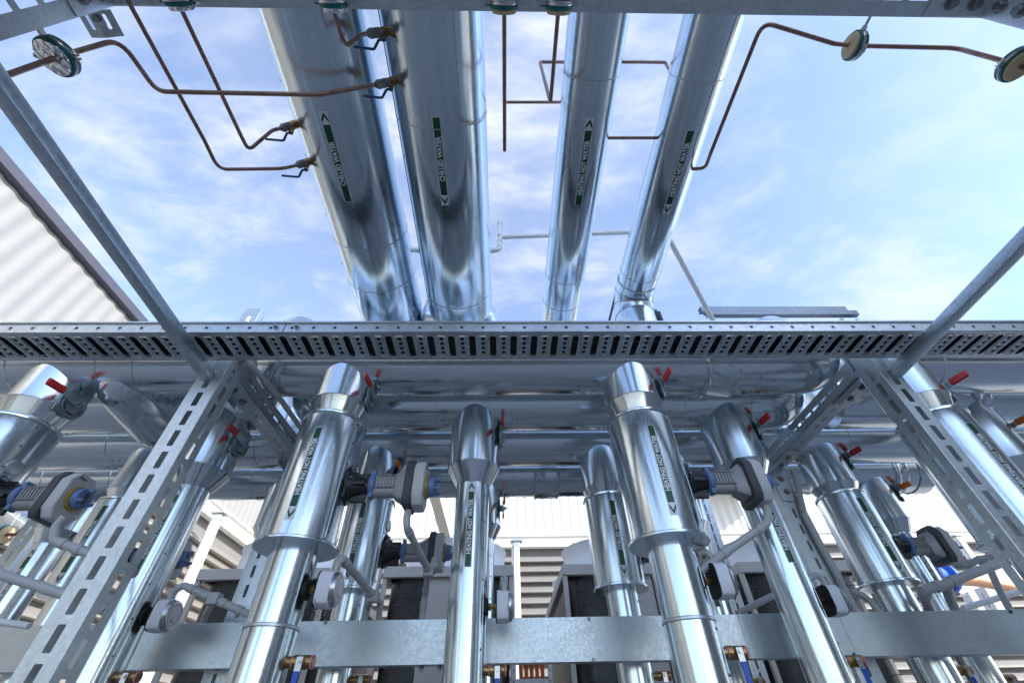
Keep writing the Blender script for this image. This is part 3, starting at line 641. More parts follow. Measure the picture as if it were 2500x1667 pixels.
# ------------------------------------------------------------------ pressure switches
def gauge():
    t = thing('pressure_switch', '', 'gauge')            # origin on the pipe surface, axis +X
    MB().lathe([(.060, -.012), (.060, .006), (.045, .012)], (0, 0, 0), (1, 0, 0), 24).build('boot', 'rubber', t)
    b = MB().lathe([(.026, .01), (.026, .035)], (0, 0, 0), (1, 0, 0), 6).lathe([(.014, .035), (.014, .07)], (0, 0, 0), (1, 0, 0), 12).lathe([(.019, .045), (.019, .058)], (0, 0, 0), (1, 0, 0), 6)
    b.build('brass_stem', 'brass', t)
    oc = rrect(0, 0, .088, .102, .045, 2)
    MB().prism(oc, (.072, 0, 0), (0, 1, 0), (0, 0, 1), (1, 0, 0), 0, .006).build('back_plate', 'rubber', t)
    hs = MB().prism(oc, (.0785, 0, 0), (0, 1, 0), (0, 0, 1), (1, 0, 0), 0, .088).build('housing', 'gauge', t, .006)
    MB().lathe([(.026, 0), (.026, .002), (.022, .002), (.022, .0005)], (.12, -.0885, .01), (0, -1, 0), 28, (False, True)).build('knockout', 'gauge', hs)
    MB().lathe([(.100, .168), (.100, .180), (.092, .197), (.084, .199)], (0, 0, 0), (1, 0, 0), 40, (True, True)).build('bezel', 'nickel', t)
    fc = MB().lathe([(.080, .1995), (.080, .2015)], (0, 0, 0), (1, 0, 0), 40).build('face', 'face', t)
    b = MB().prism([(-.02, -.045), (-.005, -.045), (-.008, -.02)], (.203, 0, 0), (0, 1, 0), (0, 0, 1), (1, 0, 0), 0, .0006).prism([(.01, -.046), (.035, -.046), (.035, -.040), (.01, -.040)], (.203, 0, 0), (0, 1, 0), (0, 0, 1), (1, 0, 0), 0, .0006)
    b.build('print_marks', 'ink', fc, smooth=0)
    MB().lathe([(.0695, 0), (.0695, .0005), (.0675, .0005), (.0675, 0)], (.2025, 0, 0), (1, 0, 0), 40, (False, False)).build('red_ring', 'redink', fc)
    MB().box((-.024, -.02, .1025), (.024, .02, .112), Matrix.Translation((.115, .02, 0))).build('gland', 'conduit', t, .004)
    return t
ga = gauge()
repeat(ga, [(XA[1] + .155, HY[0], .73), (XB[0] + .147, HY[1], .72), (XB[1] + .147, HY[1], .745), (XA[2] + .155, HY[0], .745), (XB[2] + .147, HY[1], .75), (XC[1] + .147, HY[2], .68), (XC[3] + .147, HY[2], .69)],
       ['white round-faced pressure switch on the fat riser left of centre', 'white pressure switch showing its dial, right of the left post', 'square-on white pressure switch beside the slim middle riser', 'white pressure switch with dark back beside the fat riser right of centre',
        'white pressure switch with dark back beside the slim riser near the rear post', 'pressure switch whose top peeks over the channel left of the middle', 'pressure switch whose top peeks over the channel at right'], 'pressure switches')
def bead_chain(pts, label):
    b = MB(); pts = [Vector(p) for p in pts]; acc = 0
    for a, c in zip(pts, pts[1:]):
        n = max(1, int((c - a).length / .011))
        for k in range(n):
            q = a.lerp(c, k / n); b.lathe([(.0005, -.004), (.004, -.0015), (.004, .0015), (.0005, .004)], q, (0, 0, 1), 6)
    return tag(b.build('bead_chain', 'nickel', smooth=60), label, 'chain', 'bead chains on pressure switches')
bc = [at(x, y, Y=HY[0] - .09) for x, y in ((769, 1463), (768, 1478), (771, 1495), (777, 1506), (783, 1507), (791, 1500), (800, 1480), (808, 1462))]
bead_chain(bc, 'looped bead chain under the switch on the fat left riser')
bead_chain([at(x, y, Y=HY[1] - .1) for x, y in ((2043, 1490), (2056, 1520), (2075, 1562), (2093, 1592))], 'straight bead chain hanging over the channel at right')
bead_chain([at(x, y, Y=HY[1] - .1) for x, y in ((352, 1532), (335, 1575), (318, 1610), (303, 1640))], 'straight bead chain beside the slim left riser')

# ------------------------------------------------------------------ brass drain valves with blue handles
def ball_valve():
    t = thing('ball_valve', '', 'valve')                 # origin on the pipe surface, axis +X
    b = MB().lathe([(.030, -.02), (.030, .03), (.037, .032), (.037, .06), (.031, .065), (.036, .075), (.036, .105), (.031, .11), (.035, .112), (.035, .135), (.028, .137), (.028, .152)], (0, 0, 0), (1, 0, 0), 24)
    b.lathe([(.022, 0), (.02, .05)], (.085, 0, 0), (0, -1, 0), 16)
    b.build('brass_body', 'brass', t, .001)
    MB().lathe([(.034, .025), (.034, .031)], (0, 0, 0), (1, 0, 0), 24).build('seal_tape', 'pink', t)
    MB().lathe([(.0365, .1365), (.0365, .146)], (0, 0, 0), (1, 0, 0), 24).build('seal_tape', 'pink', t)
    MB().cyl((.085, -.05, 0), (.085, -.062, 0), .016, 6).cyl((.085, -.062, 0), (.085, -.07, 0), .009, 10).build('nut', 'nickel', t)
    MB().prism([(-.018, .02), (.018, .02), (.018, -.06), (.016, -.075), (-.016, -.075), (-.018, -.06)], (.085, -.052, 0), (1, 0, 0), (0, 0, 1), (0, -1, 0), 0, .006).build('handle_tang', 'nickel', t)
    MB().box((-.0175, -.010, -.20), (.0175, .004, -.07), Matrix.Translation((.085, -.056, .022))).build('handle_grip', 'bluegrip', t, .005)
    return t
bv = ball_valve()
repeat(bv, [(XA[1] + .155, HY[0], .355), (XB[0] + .147, HY[1], .36), (XB[1] + .147, HY[1], .36), (XA[2] + .155, HY[0], .362), (XB[2] + .147, HY[1], .375), (XC[1] + .147, HY[2], .39), (XC[3] + .147, HY[2], .375), (XC[2] + .147, HY[2], .38), (XD[3] + .147, HY[3], .378), (XD[2] + .147, HY[3], .39)],
       ['brass ball valve with blue handle on the fat riser left of centre', 'brass ball valve at the foot of the slim left riser', 'brass ball valve at the foot of the slim middle riser', 'brass ball valve with long blue handle on the fat riser right of centre', 'brass ball valve on the slim riser near the rear post',
        'brass ball valve low on the chilled riser left of the middle', 'brass ball valve low on the chilled riser at right', 'brass ball valve behind the fat right of centre riser', 'rightmost brass ball valve at the bottom corner', 'brass ball valve low behind the rear post'], 'brass ball valves')

# ------------------------------------------------------------------ overhead ducts
def overhead(name, x, r, z, yend, seams, lab, text, arrow, l0, l1, elbow=None, seam_side=None):
    t = thing(name, lab, 'pipe', (x, -3, z), 'large overhead pipes')
    y0 = -3.0; b = MB().lathe([(r, 0), (r, yend - y0)], (0, 0, 0), (0, 1, 0), 88, (True, True))
    sh = b.build('jacket', 'duct', t)
    for s in seams: MB().ring(r + .004, .005, (0, 0, 0), (0, 1, 0), s - y0, 88).build('joint_bead', 'zinc', sh)
    if seam_side:
        a = R(seam_side); bm = MB(); fr = Matrix.Rotation(-a, 4, 'Y')
        bm.box((-.006, .0, -r - .003), (.006, yend - y0, -r + .002), fr); ls = bm.build('lap_seam', 'seam', sh)
        for k in range(11): MB().lathe([(.008, 0), (.006, .006)], fr @ Vector((.02, .3 + k * .52, -r)), fr @ Vector((0, 0, -1)), 8).build('screw', 'screw', sh)
    marker(t, (0, l1 - y0, 0), (0, -1, 0), (1, 0, 0), r, l1 - l0, text, arrow, .05)
    return t
OZ = 3.5
o1 = overhead('chilled_water_main', -1.232, .335, OZ, 3.55, [2.196, 2.68], 'leftmost large overhead pipe, CHILLED WATER marker with upward arrow', CW, 'top', 1.064, 1.737, seam_side=-74)
o2 = overhead('chilled_water_main', -.462, .341, OZ, 3.16, [1.174, 2.888], 'second large overhead pipe, CHILLED WATER marker with downward arrow', CW, 'bottom', 1.092, 1.759, seam_side=-72)
o3 = overhead('hot_water_main', .640, .203, OZ, 3.74, [.898, 2.692, 3.05], 'third overhead pipe, slimmer, HEATING HOT WATER marker with upward arrow', HW, 'top', 1.139, 1.832)
o4 = overhead('hot_water_main', 1.411, .199, OZ, 2.80, [.902, 2.67], 'rightmost slim overhead pipe, bending down above the cable tray', HW, 'bottom', 1.22, 1.906)
# mitred elbow of the rightmost pipe
pts = [Vector((0, 5.8, 0)), Vector((0, 5.93, -.0)), Vector((0, 6.06, -.08)), Vector((0, 6.11, -.22)), Vector((0, 6.11, -.75))]
e4 = MB().tube(pts, .203, 56, .001, 1).build('mitred_elbow', 'duct', o4, smooth=12)
b = MB()
for p, d in ((pts[1], (0, 1, -.3)), (pts[2], (0, .5, -1)), (pts[3], (0, .2, -1)), (pts[0], (0, 1, 0))): b.ring(.209, .006, p, d, 0, 56)
b.build('joint_bead', 'zinc', e4)
MB().box((-.01, 5.75, -.21), (.01, 6.4, -.19), Matrix.Translation((-.19, 0, .2))).build('lap_seam', 'seam', e4)
# second pipe runs into a cross piece, first pipe meets its left end
cp = MB().lathe([(.30, 0), (.33, .03), (.335, .34), (.335, .62), (.30, .72), (.20, .80), (.05, .84)], (-.42, 6.5, 0), (1, 0, 0), 64).build('cross_piece', 'duct', o2)
MB().ring(.342, .008, (-.42, 6.5, 0), (1, 0, 0), .03, 64).ring(.338, .008, (-.42, 6.5, 0), (1, 0, 0), .60, 64).build('joint_bead', 'zinc', cp)
MB().tube([(0, 6.4, 0), (0, 6.62, 0), (0, 6.9, -.2), (0, 6.9, -.8)], .335, 56, .05, 3).build('mitred_elbow', 'duct', o1, smooth=20)
MB().tube([(0, 6.7, 0), (0, 6.74, 0), (0, 6.78, -.2), (0, 6.78, -.75)], .203, 48, .05, 3).build('mitred_elbow', 'duct', o3, smooth=20)
# little latch on the elbow of the rightmost pipe
t = thing('latch_clip', 'small steel clip beside the elbow of the rightmost overhead pipe', 'clip', at(1612, 772, Y=3.05))
MB().box((-.02, -.02, -.12), (.01, .02, .06)).box((-.04, -.015, -.05), (-.018, .015, .09)).build('clip_body', 'iron', t, .004)

# ------------------------------------------------------------------ cable tray
TZ, TY0, TY1 = 2.155, 2.195, 2.50
t = thing('cable_tray', 'perforated galvanised cable tray spanning the whole width of the picture', 'cable tray', (0, TY0, TZ))
pit = .1525; tx0, tx1 = -5.6, 5.9; nb = int((tx1 - tx0) / pit); dpt = TY1 - TY0
b = MB(); fr = mat3((0, 0, 0), (1, 0, 0), (0, 1, 0), (0, 0, 1)); th = .003
m0, m1 = .03, dpt - .03
b.box((tx0, 0, 0), (tx0 + nb * pit, m0, th)); b.box((tx0, m1, 0), (tx0 + nb * pit, dpt, th))
for i in range(nb):
    x = tx0 + i * pit
    b.cell(fr, x, x + .078, m0, m1, stadium(x + .036, (m0 + m1) / 2, .024, (m1 - m0) / 2 - .012), th)
    q = (m1 - m0) / 5
    b.box((x + .078, m0, 0), (x + pit, m0 + q * .4, th)); b.box((x + .078, m1 - q * .6, 0), (x + pit, m1, th))
    for k in range(4):
        y = m0 + q * (.4 + k); b.cell(fr, x + .078, x + pit, y, y + q, [(x + .115 + sx * .013, y + q / 2 + sy * .014) for sx, sy in ((1, 1), (-1, 1), (-1, -1), (1, -1))], th)
bot = b.build('perforated_base', 'tray', t, smooth=0)
b = MB()
for i in range(nb):      # pressed frames round each row of square holes
    x = tx0 + i * pit + .115; hy = (m1 - m0) / 2 - .008
    o_ = rrect(x, (m0 + m1) / 2, .036, hy, .02, 3); n_ = rrect(x, (m0 + m1) / 2, .028, hy - .008, .014, 3); k0 = len(b.v)
    for ring, z in ((o_, 0.0005), ([(x + (px - x) * .93, (m0 + m1) / 2 + (py - (m0 + m1) / 2) * .98) for px, py in o_], -.007), (n_, -.007), ([(x + (px - x) * .9, (m0 + m1) / 2 + (py - (m0 + m1) / 2) * .985) for px, py in n_], .0005)):
        for px, py in ring: b.v.append(Vector((px, py, z)))
    m_ = len(o_)
    for r_ in range(3):
        for k in range(m_): j = (k + 1) % m_; b.f.append([k0 + r_ * m_ + k, k0 + (r_ + 1) * m_ + k, k0 + (r_ + 1) * m_ + j, k0 + r_ * m_ + j])
b.build('pressed_ribs', 'tray', bot, smooth=0)
frf = mat3((0, 0, 0), (1, 0, 0), (0, 0, 1), (0, -1, 0)); b = MB()
for i in range(nb):
    x = tx0 + i * pit; b.cell(frf, x, x + pit, 0, .085, stadium(x + .115, .042, .011, .0095, 4), .003)
b.box((tx0, -.022, .085), (tx0 + nb * pit, .0, .098)).box((tx0, -.003, .0), (tx0 + nb * pit, .0, .0)) if False else b.box((tx0, -.016, .0852), (tx0 + nb * pit, .0, .098))
b.build('near_flange', 'strut', t, smooth=0)
b = MB()
for i in range(nb):
    x = tx0 + i * pit + .115; b.lathe([(.019, 0), (.017, .002), (.012, .002)], (x, -.003, .042), (0, -1, 0), 16, (False, False))
b.build('hole_rims', 'zinc', t)
MB().box((tx0, dpt - .003, .0035), (tx0 + nb * pit, dpt, .098)).build('far_flange', 'strut', t)
for x in (at(672, 800, Y=2.19).x, at(724, 799, Y=2.19).x, at(1345, 800, Y=2.19).x * 0 - 4.6): MB().cyl((x, -.003, .05), (x, -.011, .05), .02, 16).cyl((x, -.011, .05), (x, -.024, .05), .013, 6).cyl((x, -.024, .05), (x, -.032, .05), .007, 10).build('splice_bolt', 'nickel', t)
sxp = at(694, 800, Y=2.19).x
MB().box((sxp - .0015, -.0065, .0), (sxp + .0015, -.0032, .085)).build('splice_joint', 'seam', t)
t = thing('cable_bundle', 'black cables lying inside the perforated tray', 'cables', (0, TY0, TZ))
b = MB()
for k in range(7):
    y = .045 + k * .035; r_ = .015
    b.tube([(tx0 + 1.0 + j * 1.15, y + random.uniform(-.006, .006), .025 + random.uniform(0, .014)) for j in range(10)], r_, 10, .3, 3)
b.box((tx0 + .9, .012, .055), (tx1 - .9, dpt - .012, .072))
b.build('cable_run', 'black', t)

# ------------------------------------------------------------------ slotted posts and beams
def slotted_face(b, fr, w, L, slot=(.118, .042), pitch=.159, start=.02, th=.004, off=0):
    n = int((L - start) / pitch)
    if start > 0: b.box((0, 0, 0), (w, start, th), fr)
    for i in range(n):
        y = start + i * pitch; c = y + pitch / 2
        b.cell(fr, 0, w, y, y + pitch, rrect(w / 2 + off, c, slot[1] / 2, slot[0] / 2, .006, 2), th)
    if start + n * pitch < L: b.box((0, start + n * pitch, 0), (w, L, th), fr)
def post(x0, x1, y0, y1, z0, z1, label, sides, ph=(.02, .10), slot=(.118, .042), pitch=.159, name='slotted_post'):
    t = thing(name, label, 'post', (x0, y0, z0), 'slotted steel posts'); w, d, L = x1 - x0, y1 - y0, z1 - z0; th = .004
    b = MB(); slotted_face(b, mat3((0, 0, 0), (1, 0, 0), (0, 0, 1), (0, 1, 0)), w, L, slot, pitch, ph[0]); b.build('front_face', 'strut', t, smooth=0)
    if 'R' in sides: b = MB(); slotted_face(b, mat3((w - th, th + .0005, 0), (0, 1, 0), (0, 0, 1), (1, 0, 0)), d - th, L, slot, pitch, ph[1]); b.build('right_face', 'strut', t, smooth=0)
    if 'L' in sides: b = MB(); slotted_face(b, mat3((0, th + .0005, 0), (0, 1, 0), (0, 0, 1), (1, 0, 0)), d - th, L, slot, pitch, ph[1]); b.build('left_face', 'strut', t, smooth=0)
    b = MB()
    if 'L' not in sides: b.box((0, th + .0005, 0), (th, d, L))
    if 'R' not in sides: b.box((w - th, th + .0005, 0), (w, d, L))
    b.box((th + .001, d - .004, 0), (w * .26, d, L)).box((w * .74, d - .004, 0), (w - th - .001, d, L))
    b.build('back_lips', 'strut', t, smooth=0)
    MB().lathe([(.0045, 0), (.0045, L)], (w - .001 if 'R' in sides else .001, .001, 0), (0, 0, 1), 8).build('rounded_corner', 'strut', t)
    return t
PT = 2.33
post(-2.302, -2.116, 2.552, 2.712, GZ, PT, 'slotted steel post at left, leaning across the left foreground pipes', 'R', (.052, .0))
post(2.951, 3.10, 2.552, 2.712, GZ, PT, 'slotted steel post at right with scribbled marks on its side', 'L', (.052, .0))
post(2.885, 3.085, 4.34, 4.50, GZ, 2.1, 'rear slotted post carrying the grey flexible conduit', 'L', (.03, .1), (.10, .026))
post(-2.40, -2.22, 4.34, 4.50, GZ, 2.1, 'rear slotted post hidden behind the fat riser left of centre', 'R', (.03, .1), (.10, .03))
pz = at(45, 1330, Y=5.9); post(pz.x - .12, pz.x + .10, 5.9, 6.1, GZ, at(75, 1268, Y=5.9).z, 'pale slotted post at the far left edge, bright on its right side', 'R', (.03, .1), (.12, .035))
pz = at(1752, 1330, Y=7.0); post(pz.x - .10, pz.x + .10, 7.0, 7.16, GZ, at(1715, 1170, Y=7.0).z, 'distant bright slotted post behind the right-hand actuator', 'L', (.03, .1), (.13, .03))
def ybeam(x0, x1, y0, y1, z0, z1, label, name='slotted_beam'):
    t = thing(name, label, 'beam', (x0, y0, z0), 'slotted steel beams under the headers'); w, L, h = x1 - x0, y1 - y0, z1 - z0
    b = MB(); slotted_face(b, mat3((w, 0, 0), (-1, 0, 0), (0, 1, 0), (0, 0, 1)), w, L, (.10, .028), .135, .03); b.build('bottom_face', 'strut', t, smooth=0)
    for xx, nm in ((0, 'side_face'), (w - .004, 'side_face')):
        b = MB(); slotted_face(b, mat3((xx, 0, .0045), (0, 0, 1), (0, 1, 0), (1, 0, 0)), h - .0045, L, (.10, .024), .135, .09); b.build(nm, 'strut', t, smooth=0)
    return t
ybeam(2.92, 3.08, 2.72, 4.33, 2.14, 2.30, 'right slotted cross beam running back from the right post')
ybeam(-2.28, -2.12, 2.72, 4.33, 2.14, 2.30, 'left slotted cross beam running back beside two grey conduits')
pz = at(1752, 1240, Y=7.0)
bt = ybeam(pz.x - .10, pz.x + .08, 7.2, 9.0, pz.z + .35, pz.z + .55, 'distant slotted beam behind the right-hand actuator')
def bracket(x, y, z, label, sg=1):
    t = thing('angle_bracket', label, 'bracket', (x, y, z), 'bolted angle brackets')
    def Q(y0, y1): return (min(sg * y0, sg * y1), max(sg * y0, sg * y1))
    (a0, a1), (c0, c1), (d0, d1) = Q(-.008, 0), Q(-.40, -.0085), Q(-.34, -.009)
    MB().box((-.085, a0, -.36), (.085, a1, 0)).box((-.085, c0, -.010), (.085, c1, 0)).box((-.085, d0, -.05), (-.078, d1, -.0105)).build('plate', 'zinc', t, .003)
    for z_ in (-.12, -.26): MB().cyl((0, sg * -.0085, z_), (0, sg * -.014, z_), .032, 16).cyl((0, sg * -.0142, z_), (0, sg * -.036, z_), .021, 6).build('bolt', 'bolt', t)
    for y_ in (-.12, -.28): MB().cyl((0, sg * y_, -.0105), (0, sg * y_, -.016), .032, 16).cyl((0, sg * y_, -.0162), (0, sg * y_, -.038), .021, 6).build('bolt', 'bolt', t)
    return t
bracket(3.0, 4.335, 2.135, 'bolted angle bracket joining right beam and rear post')
bracket(-2.2, 4.335, 2.135, 'bolted angle bracket joining left beam and rear post')
bracket(3.02, 2.716, 2.135, 'bolted plate under the right beam beside the right post', -1)
bracket(-2.2, 2.716, 2.135, 'bolted plate under the left beam beside the left post', -1)
# bearing plates between headers seen as thin uprights
for i, (px, py, Y) in enumerate(((2058, 885, 3.42), (1945, 985, 4.1), (700, 1000, 4.1), (672, 965, 3.45))):
    p = at(px, py, Y=Y); t = thing('hanger_plate', ['thin bright hanger plate at the right end of the nearest header', 'thin hanger plate behind the right beam, between second and third headers', 'thin hanger plate behind the left conduits', 'thin hanger plate at the left end of the nearest header'][i], 'plate', (p.x, p.y, p.z), 'thin hanger plates')
    MB().box((-.045, -.006, -.35), (.045, .006, .3)).box((-.045, .0065, -.35), (-.037, .05, .3)).build('plate', 'zinc', t, .002)

# ------------------------------------------------------------------ square tubes
def sq_tube(x, y0, y1, z0, z1, label, w=.076):
    t = thing('square_tube', label, 'beam', (x, y1, z1), 'dull square steel tubes'); d = Vector((0, y0 - y1, z0 - z1)); L = d.length
    fr = mat3((0, 0, 0), (1, 0, 0), Vector((1, 0, 0)).cross(d.normalized()) * -1, d.normalized()); h = w / 2; r = .008
    MB().prism(rrect(0, 0, h, h, r, 3), fr @ Vector((0, 0, 0)), fr.col[0].to_3d(), fr.col[1].to_3d(), fr.col[2].to_3d(), 0, L).build('tube', 'tube', t, smooth=24)
    return t
sq_tube(-2.225, .50, 2.545, 2.16, 2.04, 'square steel tube slanting from the upper left edge to the left post')
sq_tube(3.064, .50, 2.545, 2.13, 2.045, 'square steel tube slanting from the right edge to the right post')

# ------------------------------------------------------------------ near portal overhead
BZ, BY = 3.08, .490
t = thing('portal_frame', 'slotted steel portal beam along the top edge with a leg at either side', 'beam', (0, BY, BZ)); w_ = .22
b = MB(); L = 5.1
fr = mat3((-2.2, 0, 0), (0, -1, 0), (1, 0, 0), (0, 0, 1))
slotted_face(b, fr, w_, 5.04, (.118, .058), .150, .03, .004, -.004); b.box((-2.2, -.004, .0045), (2.84, 0, .075)).box((-2.2, -w_, .0045), (2.84, -w_ + .004, .075)); b.build('beam', 'strut', t, smooth=0)
for x, s in ((-2.2, -1), (2.84, 1)):
    b = MB(); fr = mat3((x, 0, -4.08), (0, -1, 0), (0, 0, 1), (s, 0, 0))
    slotted_face(b, fr, w_, 4.14, (.118, .06), .155, .04)
    b.box((min(x, x + s * .2), -.004, -4.08), (max(x, x + s * .2), 0.0, .06)) if False else b.box((x + (s * .0045 if s > 0 else -.2), -.004, -4.08), (x + (.2 if s > 0 else -.0045), 0, .06))
    b.build('leg', 'strut', t, smooth=0)
gps = []
for sxx in (-1, 1):
    b = MB(); cx = -2.2 if sxx < 0 else 2.84; s = -sxx
    b.box((min(cx + s * .006, cx + s * .36), -w_ + .004, -.010), (max(cx + s * .006, cx + s * .36), -.006, -.001)); b.box((min(cx + s * .0008, cx + s * .009), -w_ + .004, -.32), (max(cx + s * .0008, cx + s * .009), -.006, -.0105))
    gps.append(b.build('corner_plate', 'strut', t, .002))
for gp, (cx, s) in zip(gps, ((-2.2, 1), (2.84, -1))):
    for k in (.10, .24): MB().cyl((cx + s * k, -.07, -.010), (cx + s * k, -.07, -.016), .036, 20).cyl((cx + s * k, -.07, -.0162), (cx + s * k, -.07, -.042), .024, 6).build('bolt', 'bolt', gp)
    for k in (.09, .22): MB().cyl((cx + s * .009, -.07, -k), (cx + s * .015, -.07, -k), .036, 20).cyl((cx + s * .0152, -.07, -k), (cx + s * .042, -.07, -k), .024, 6).build('bolt', 'bolt', gp)
# short strut stub hanging at the upper left
p0, p1 = at(193, 33, Z=2.96), at(226, 93, Z=2.96); p2 = at(288, 88, Z=2.96)
t = thing('strut_stub', 'short slotted strut stub bolted at the upper left corner', 'bracket', (p1.x, BY + .004, 2.96))
wd = p2.x - p1.x; ln = p1.y - BY - .004
b = MB(); slotted_face(b, mat3((0, 0, 0), (1, 0, 0), (0, 1, 0), (0, 0, 1)), wd * .5, ln, (.07, .018), .085, .01); slotted_face(b, mat3((wd * .5, 0, .001), (.8, 0, .6), (0, 1, 0), (-.6, 0, .8)), wd * .6, ln, (.07, .018), .085, .01); b.box((-.004, 0, 0), (-.0005, ln, .06))
st = b.build('slotted_section', 'strut', t, smooth=0)
MB().box((wd * .42, .0, -.010), (wd * .86, ln * .5, -.003)).build('washer_plate', 'zinc', st, .003)
MB().cyl((wd * .64, ln * .25, -.0105), (wd * .64, ln * .25, -.03), .018, 6).build('bolt', 'bolt', st)

# ------------------------------------------------------------------ lower channel
t = thing('cross_channel', 'wide flat galvanised channel crossing behind the front pipes near the bottom', 'beam', (0, 4.12, .44))
b = MB().box((-7, 0, 0), (1.95 - .0, .004, .30)).box((-7, .0045, .296), (1.95, .12, .30)).box((-7, .0045, 0), (1.95, .12, .004)); b.build('web', 'channel', t, .003)
b = MB().box((1.9525, 0, 0), (8, .004, .302)).box((1.9525, .0045, .298), (8, .12, .302)).box((1.9525, .0045, 0), (8, .12, .004)); b.build('web', 'channel', t, .003)
b = MB()
MB().box((-7, -.0006, .052), (1.95, -.0001, .0545)).build('fold_line', 'strut', t); MB().box((1.9525, -.0006, .052), (8, -.0001, .0545)).build('fold_line', 'strut', t)
for px, py in ((794, 1518), (1438, 1510), (1449, 1610), (2467, 1492), (2085, 1596)):
    p = at(px, py, Y=4.12); MB().cyl((p.x, -.0005, p.z - .44), (p.x, -.008, p.z - .44), .014, 14).cyl((p.x, -.008, p.z - .44), (p.x, -.016, p.z - .44), .009, 6).build('bolt', 'screw', t)
for px in (1028, 1073):
    p = at(px, 1630, Y=4.17); MB().cyl((p.x, .06, -.0005), (p.x, .06, -.018), .022, 6).cyl((p.x, .06, -.018), (p.x, .06, -.04), .012, 10).build('bolt', 'screw', t)

# ------------------------------------------------------------------ conduits
def conduit(name, paths, r, label, group='grey electrical conduits', mat='conduit', collars=(), bend=.07, n=14, boxes=()):
    t = thing(name, label, 'conduit', paths[0][0], group); o = Vector(paths[0][0])
    for i, p in enumerate(paths): MB().tube([Vector(q) - o for q in p], r, n, bend).build('pipe_run' if i == 0 else 'branch', mat, t, smooth=50)
    for a, c in collars: MB().cyl(Vector(a) - o, Vector(c) - o, r * 1.22, n).build('coupling', mat, t)
    for c, h in boxes: MB().box((-h, -h, -h), (h, h, h), Matrix.Translation(Vector(c) - o)).build('junction_box', mat, t, .006)
    return t
def cpath(Y, pts): return [at(x, y, Y=Y) if len((x, y)) == 2 else None for x, y in pts]
def cond_px(Y, pts, r, label, tees=(), coll=True, mat='conduit', boxes=(), group='grey electrical conduits', bend=.07, Y1=None):
    def P(q):
        yy = Y if len(q) == 2 else q[2]; return at(q[0], q[1], Y=yy)
    main = [P(q) for q in pts]; paths = [main]; cl = []
    for i in range(1, len(main) - 1):
        if coll:
            for o_ in (main[i - 1], main[i + 1]):
                d = (o_ - main[i]); 
                if d.length > .16:
                    d.normalize(); cl.append((main[i] + d * .055, main[i] + d * .105))
    for tp in tees:
        q = [P(k) for k in tp]; paths.append(q); d = (q[1] - q[0]).normalized(); cl.append((q[0] + d * .03, q[0] + d * .1)); 
    return conduit('conduit', paths, r, label, group, mat, cl, bend, boxes=[(P(k), h) for k, h in boxes])
cond_px(3.05, [(158, 1262), (136, 1284), (131, 1318), (214, 1350), (330, 1400)], .027, 'grey conduit bending down from the far left actuator', bend=.06)
cond_px(2.95, [(-60, 1377), (0, 1401), (156, 1450), (260, 1490)], .028, 'thick grey conduit entering from the left edge behind the post', coll=False)
cond_px(3.3, [(-40, 1508), (0, 1517), (72, 1527)], .02, 'short white conduit end low at the left edge above the channel', coll=False, mat='pvc')
cond_px(3.76, [(412, 1476), (422, 1443), (448, 1428), (524, 1462), (605, 1498), (700, 1535)], .026, 'grey conduit looping out of the dial switch by the left post', tees=[[(524, 1462), (505, 1495, 4.25), (488, 1540, 4.3)]], boxes=[((524, 1462), .04)], bend=.05)
cond_px(3.12, [(1000, 1232), (993, 1262), (993, 1287), (1046, 1392, 3.9), (1038, 1450, 4.3), (1026, 1535, 4.3)], .026, 'grey conduit dropping from the upper middle actuator to the channel', tees=[[(1046, 1392, 3.9), (1058, 1380, 3.95), (1060, 1365, 4.0)]], boxes=[((1046, 1394, 3.9), .04)], bend=.08)
cond_px(3.14, [(818, 1400), (822, 1378), (835, 1362), (910, 1452, 3.9), (898, 1480, 4.3), (886, 1530, 4.3), (870, 1600, 4.3)], .026, 'grey conduit arching over the round-faced switch left of centre', tees=[[(912, 1456, 3.9), (928, 1468, 4.2), (924, 1525, 4.3)]], boxes=[((910, 1455, 3.9), .042)], bend=.05)
cond_px(3.76, [(1231, 1457), (1231, 1425), (1231, 1408, 3.95), (1225, 1430, 4.3), (1222, 1520, 4.3)], .024, 'short hooked conduit above the square-on middle switch', bend=.05)
cond_px(3.12, [(1862, 1222), (1874, 1250), (1872, 1278), (1750, 1362), (1715, 1390), (1690, 1410)], .027, 'grey conduit sweeping down left from the right-hand actuator', bend=.07)
cond_px(3.14, [(1748, 1395), (1742, 1368), (1722, 1342), (1700, 1352)], .024, 'short hooked conduit over the switch right of centre', bend=.05)
cond_px(3.76, [(2018, 1440), (2010, 1415), (1993, 1402), (1970, 1412)], .024, 'short hooked conduit over the switch near the rear post', bend=.05)
cond_px(4.6, [(1800, 1497), (1890, 1452), (1960, 1415)], .028, 'straight grey conduit rising right behind the slim right riser', coll=False)
cond_px(4.0, [(2250, 1442), (2308, 1425), (2470, 1362), (2560, 1328)], .036, 'thick grey conduit rising to the right edge with a tee', tees=[[(2308, 1425), (2318, 1460, 4.2), (2345, 1510, 4.3)], [(2258, 1440), (2255, 1458, 4.1), (2275, 1500, 4.3)]])
cond_px(4.55, [(2312, 1350), (2325, 1372), (2350, 1380), (2405, 1362), (2470, 1342)], .03, 'grey conduit running right from the far right actuator', tees=[[(2405, 1362), (2440, 1440), (2505, 1560)]])
cond_px(5.3, [(2352, 1484), (2440, 1458), (2540, 1428)], .03, 'pale conduit low at right crossing the sunlit frames', coll=False, mat='pvc')
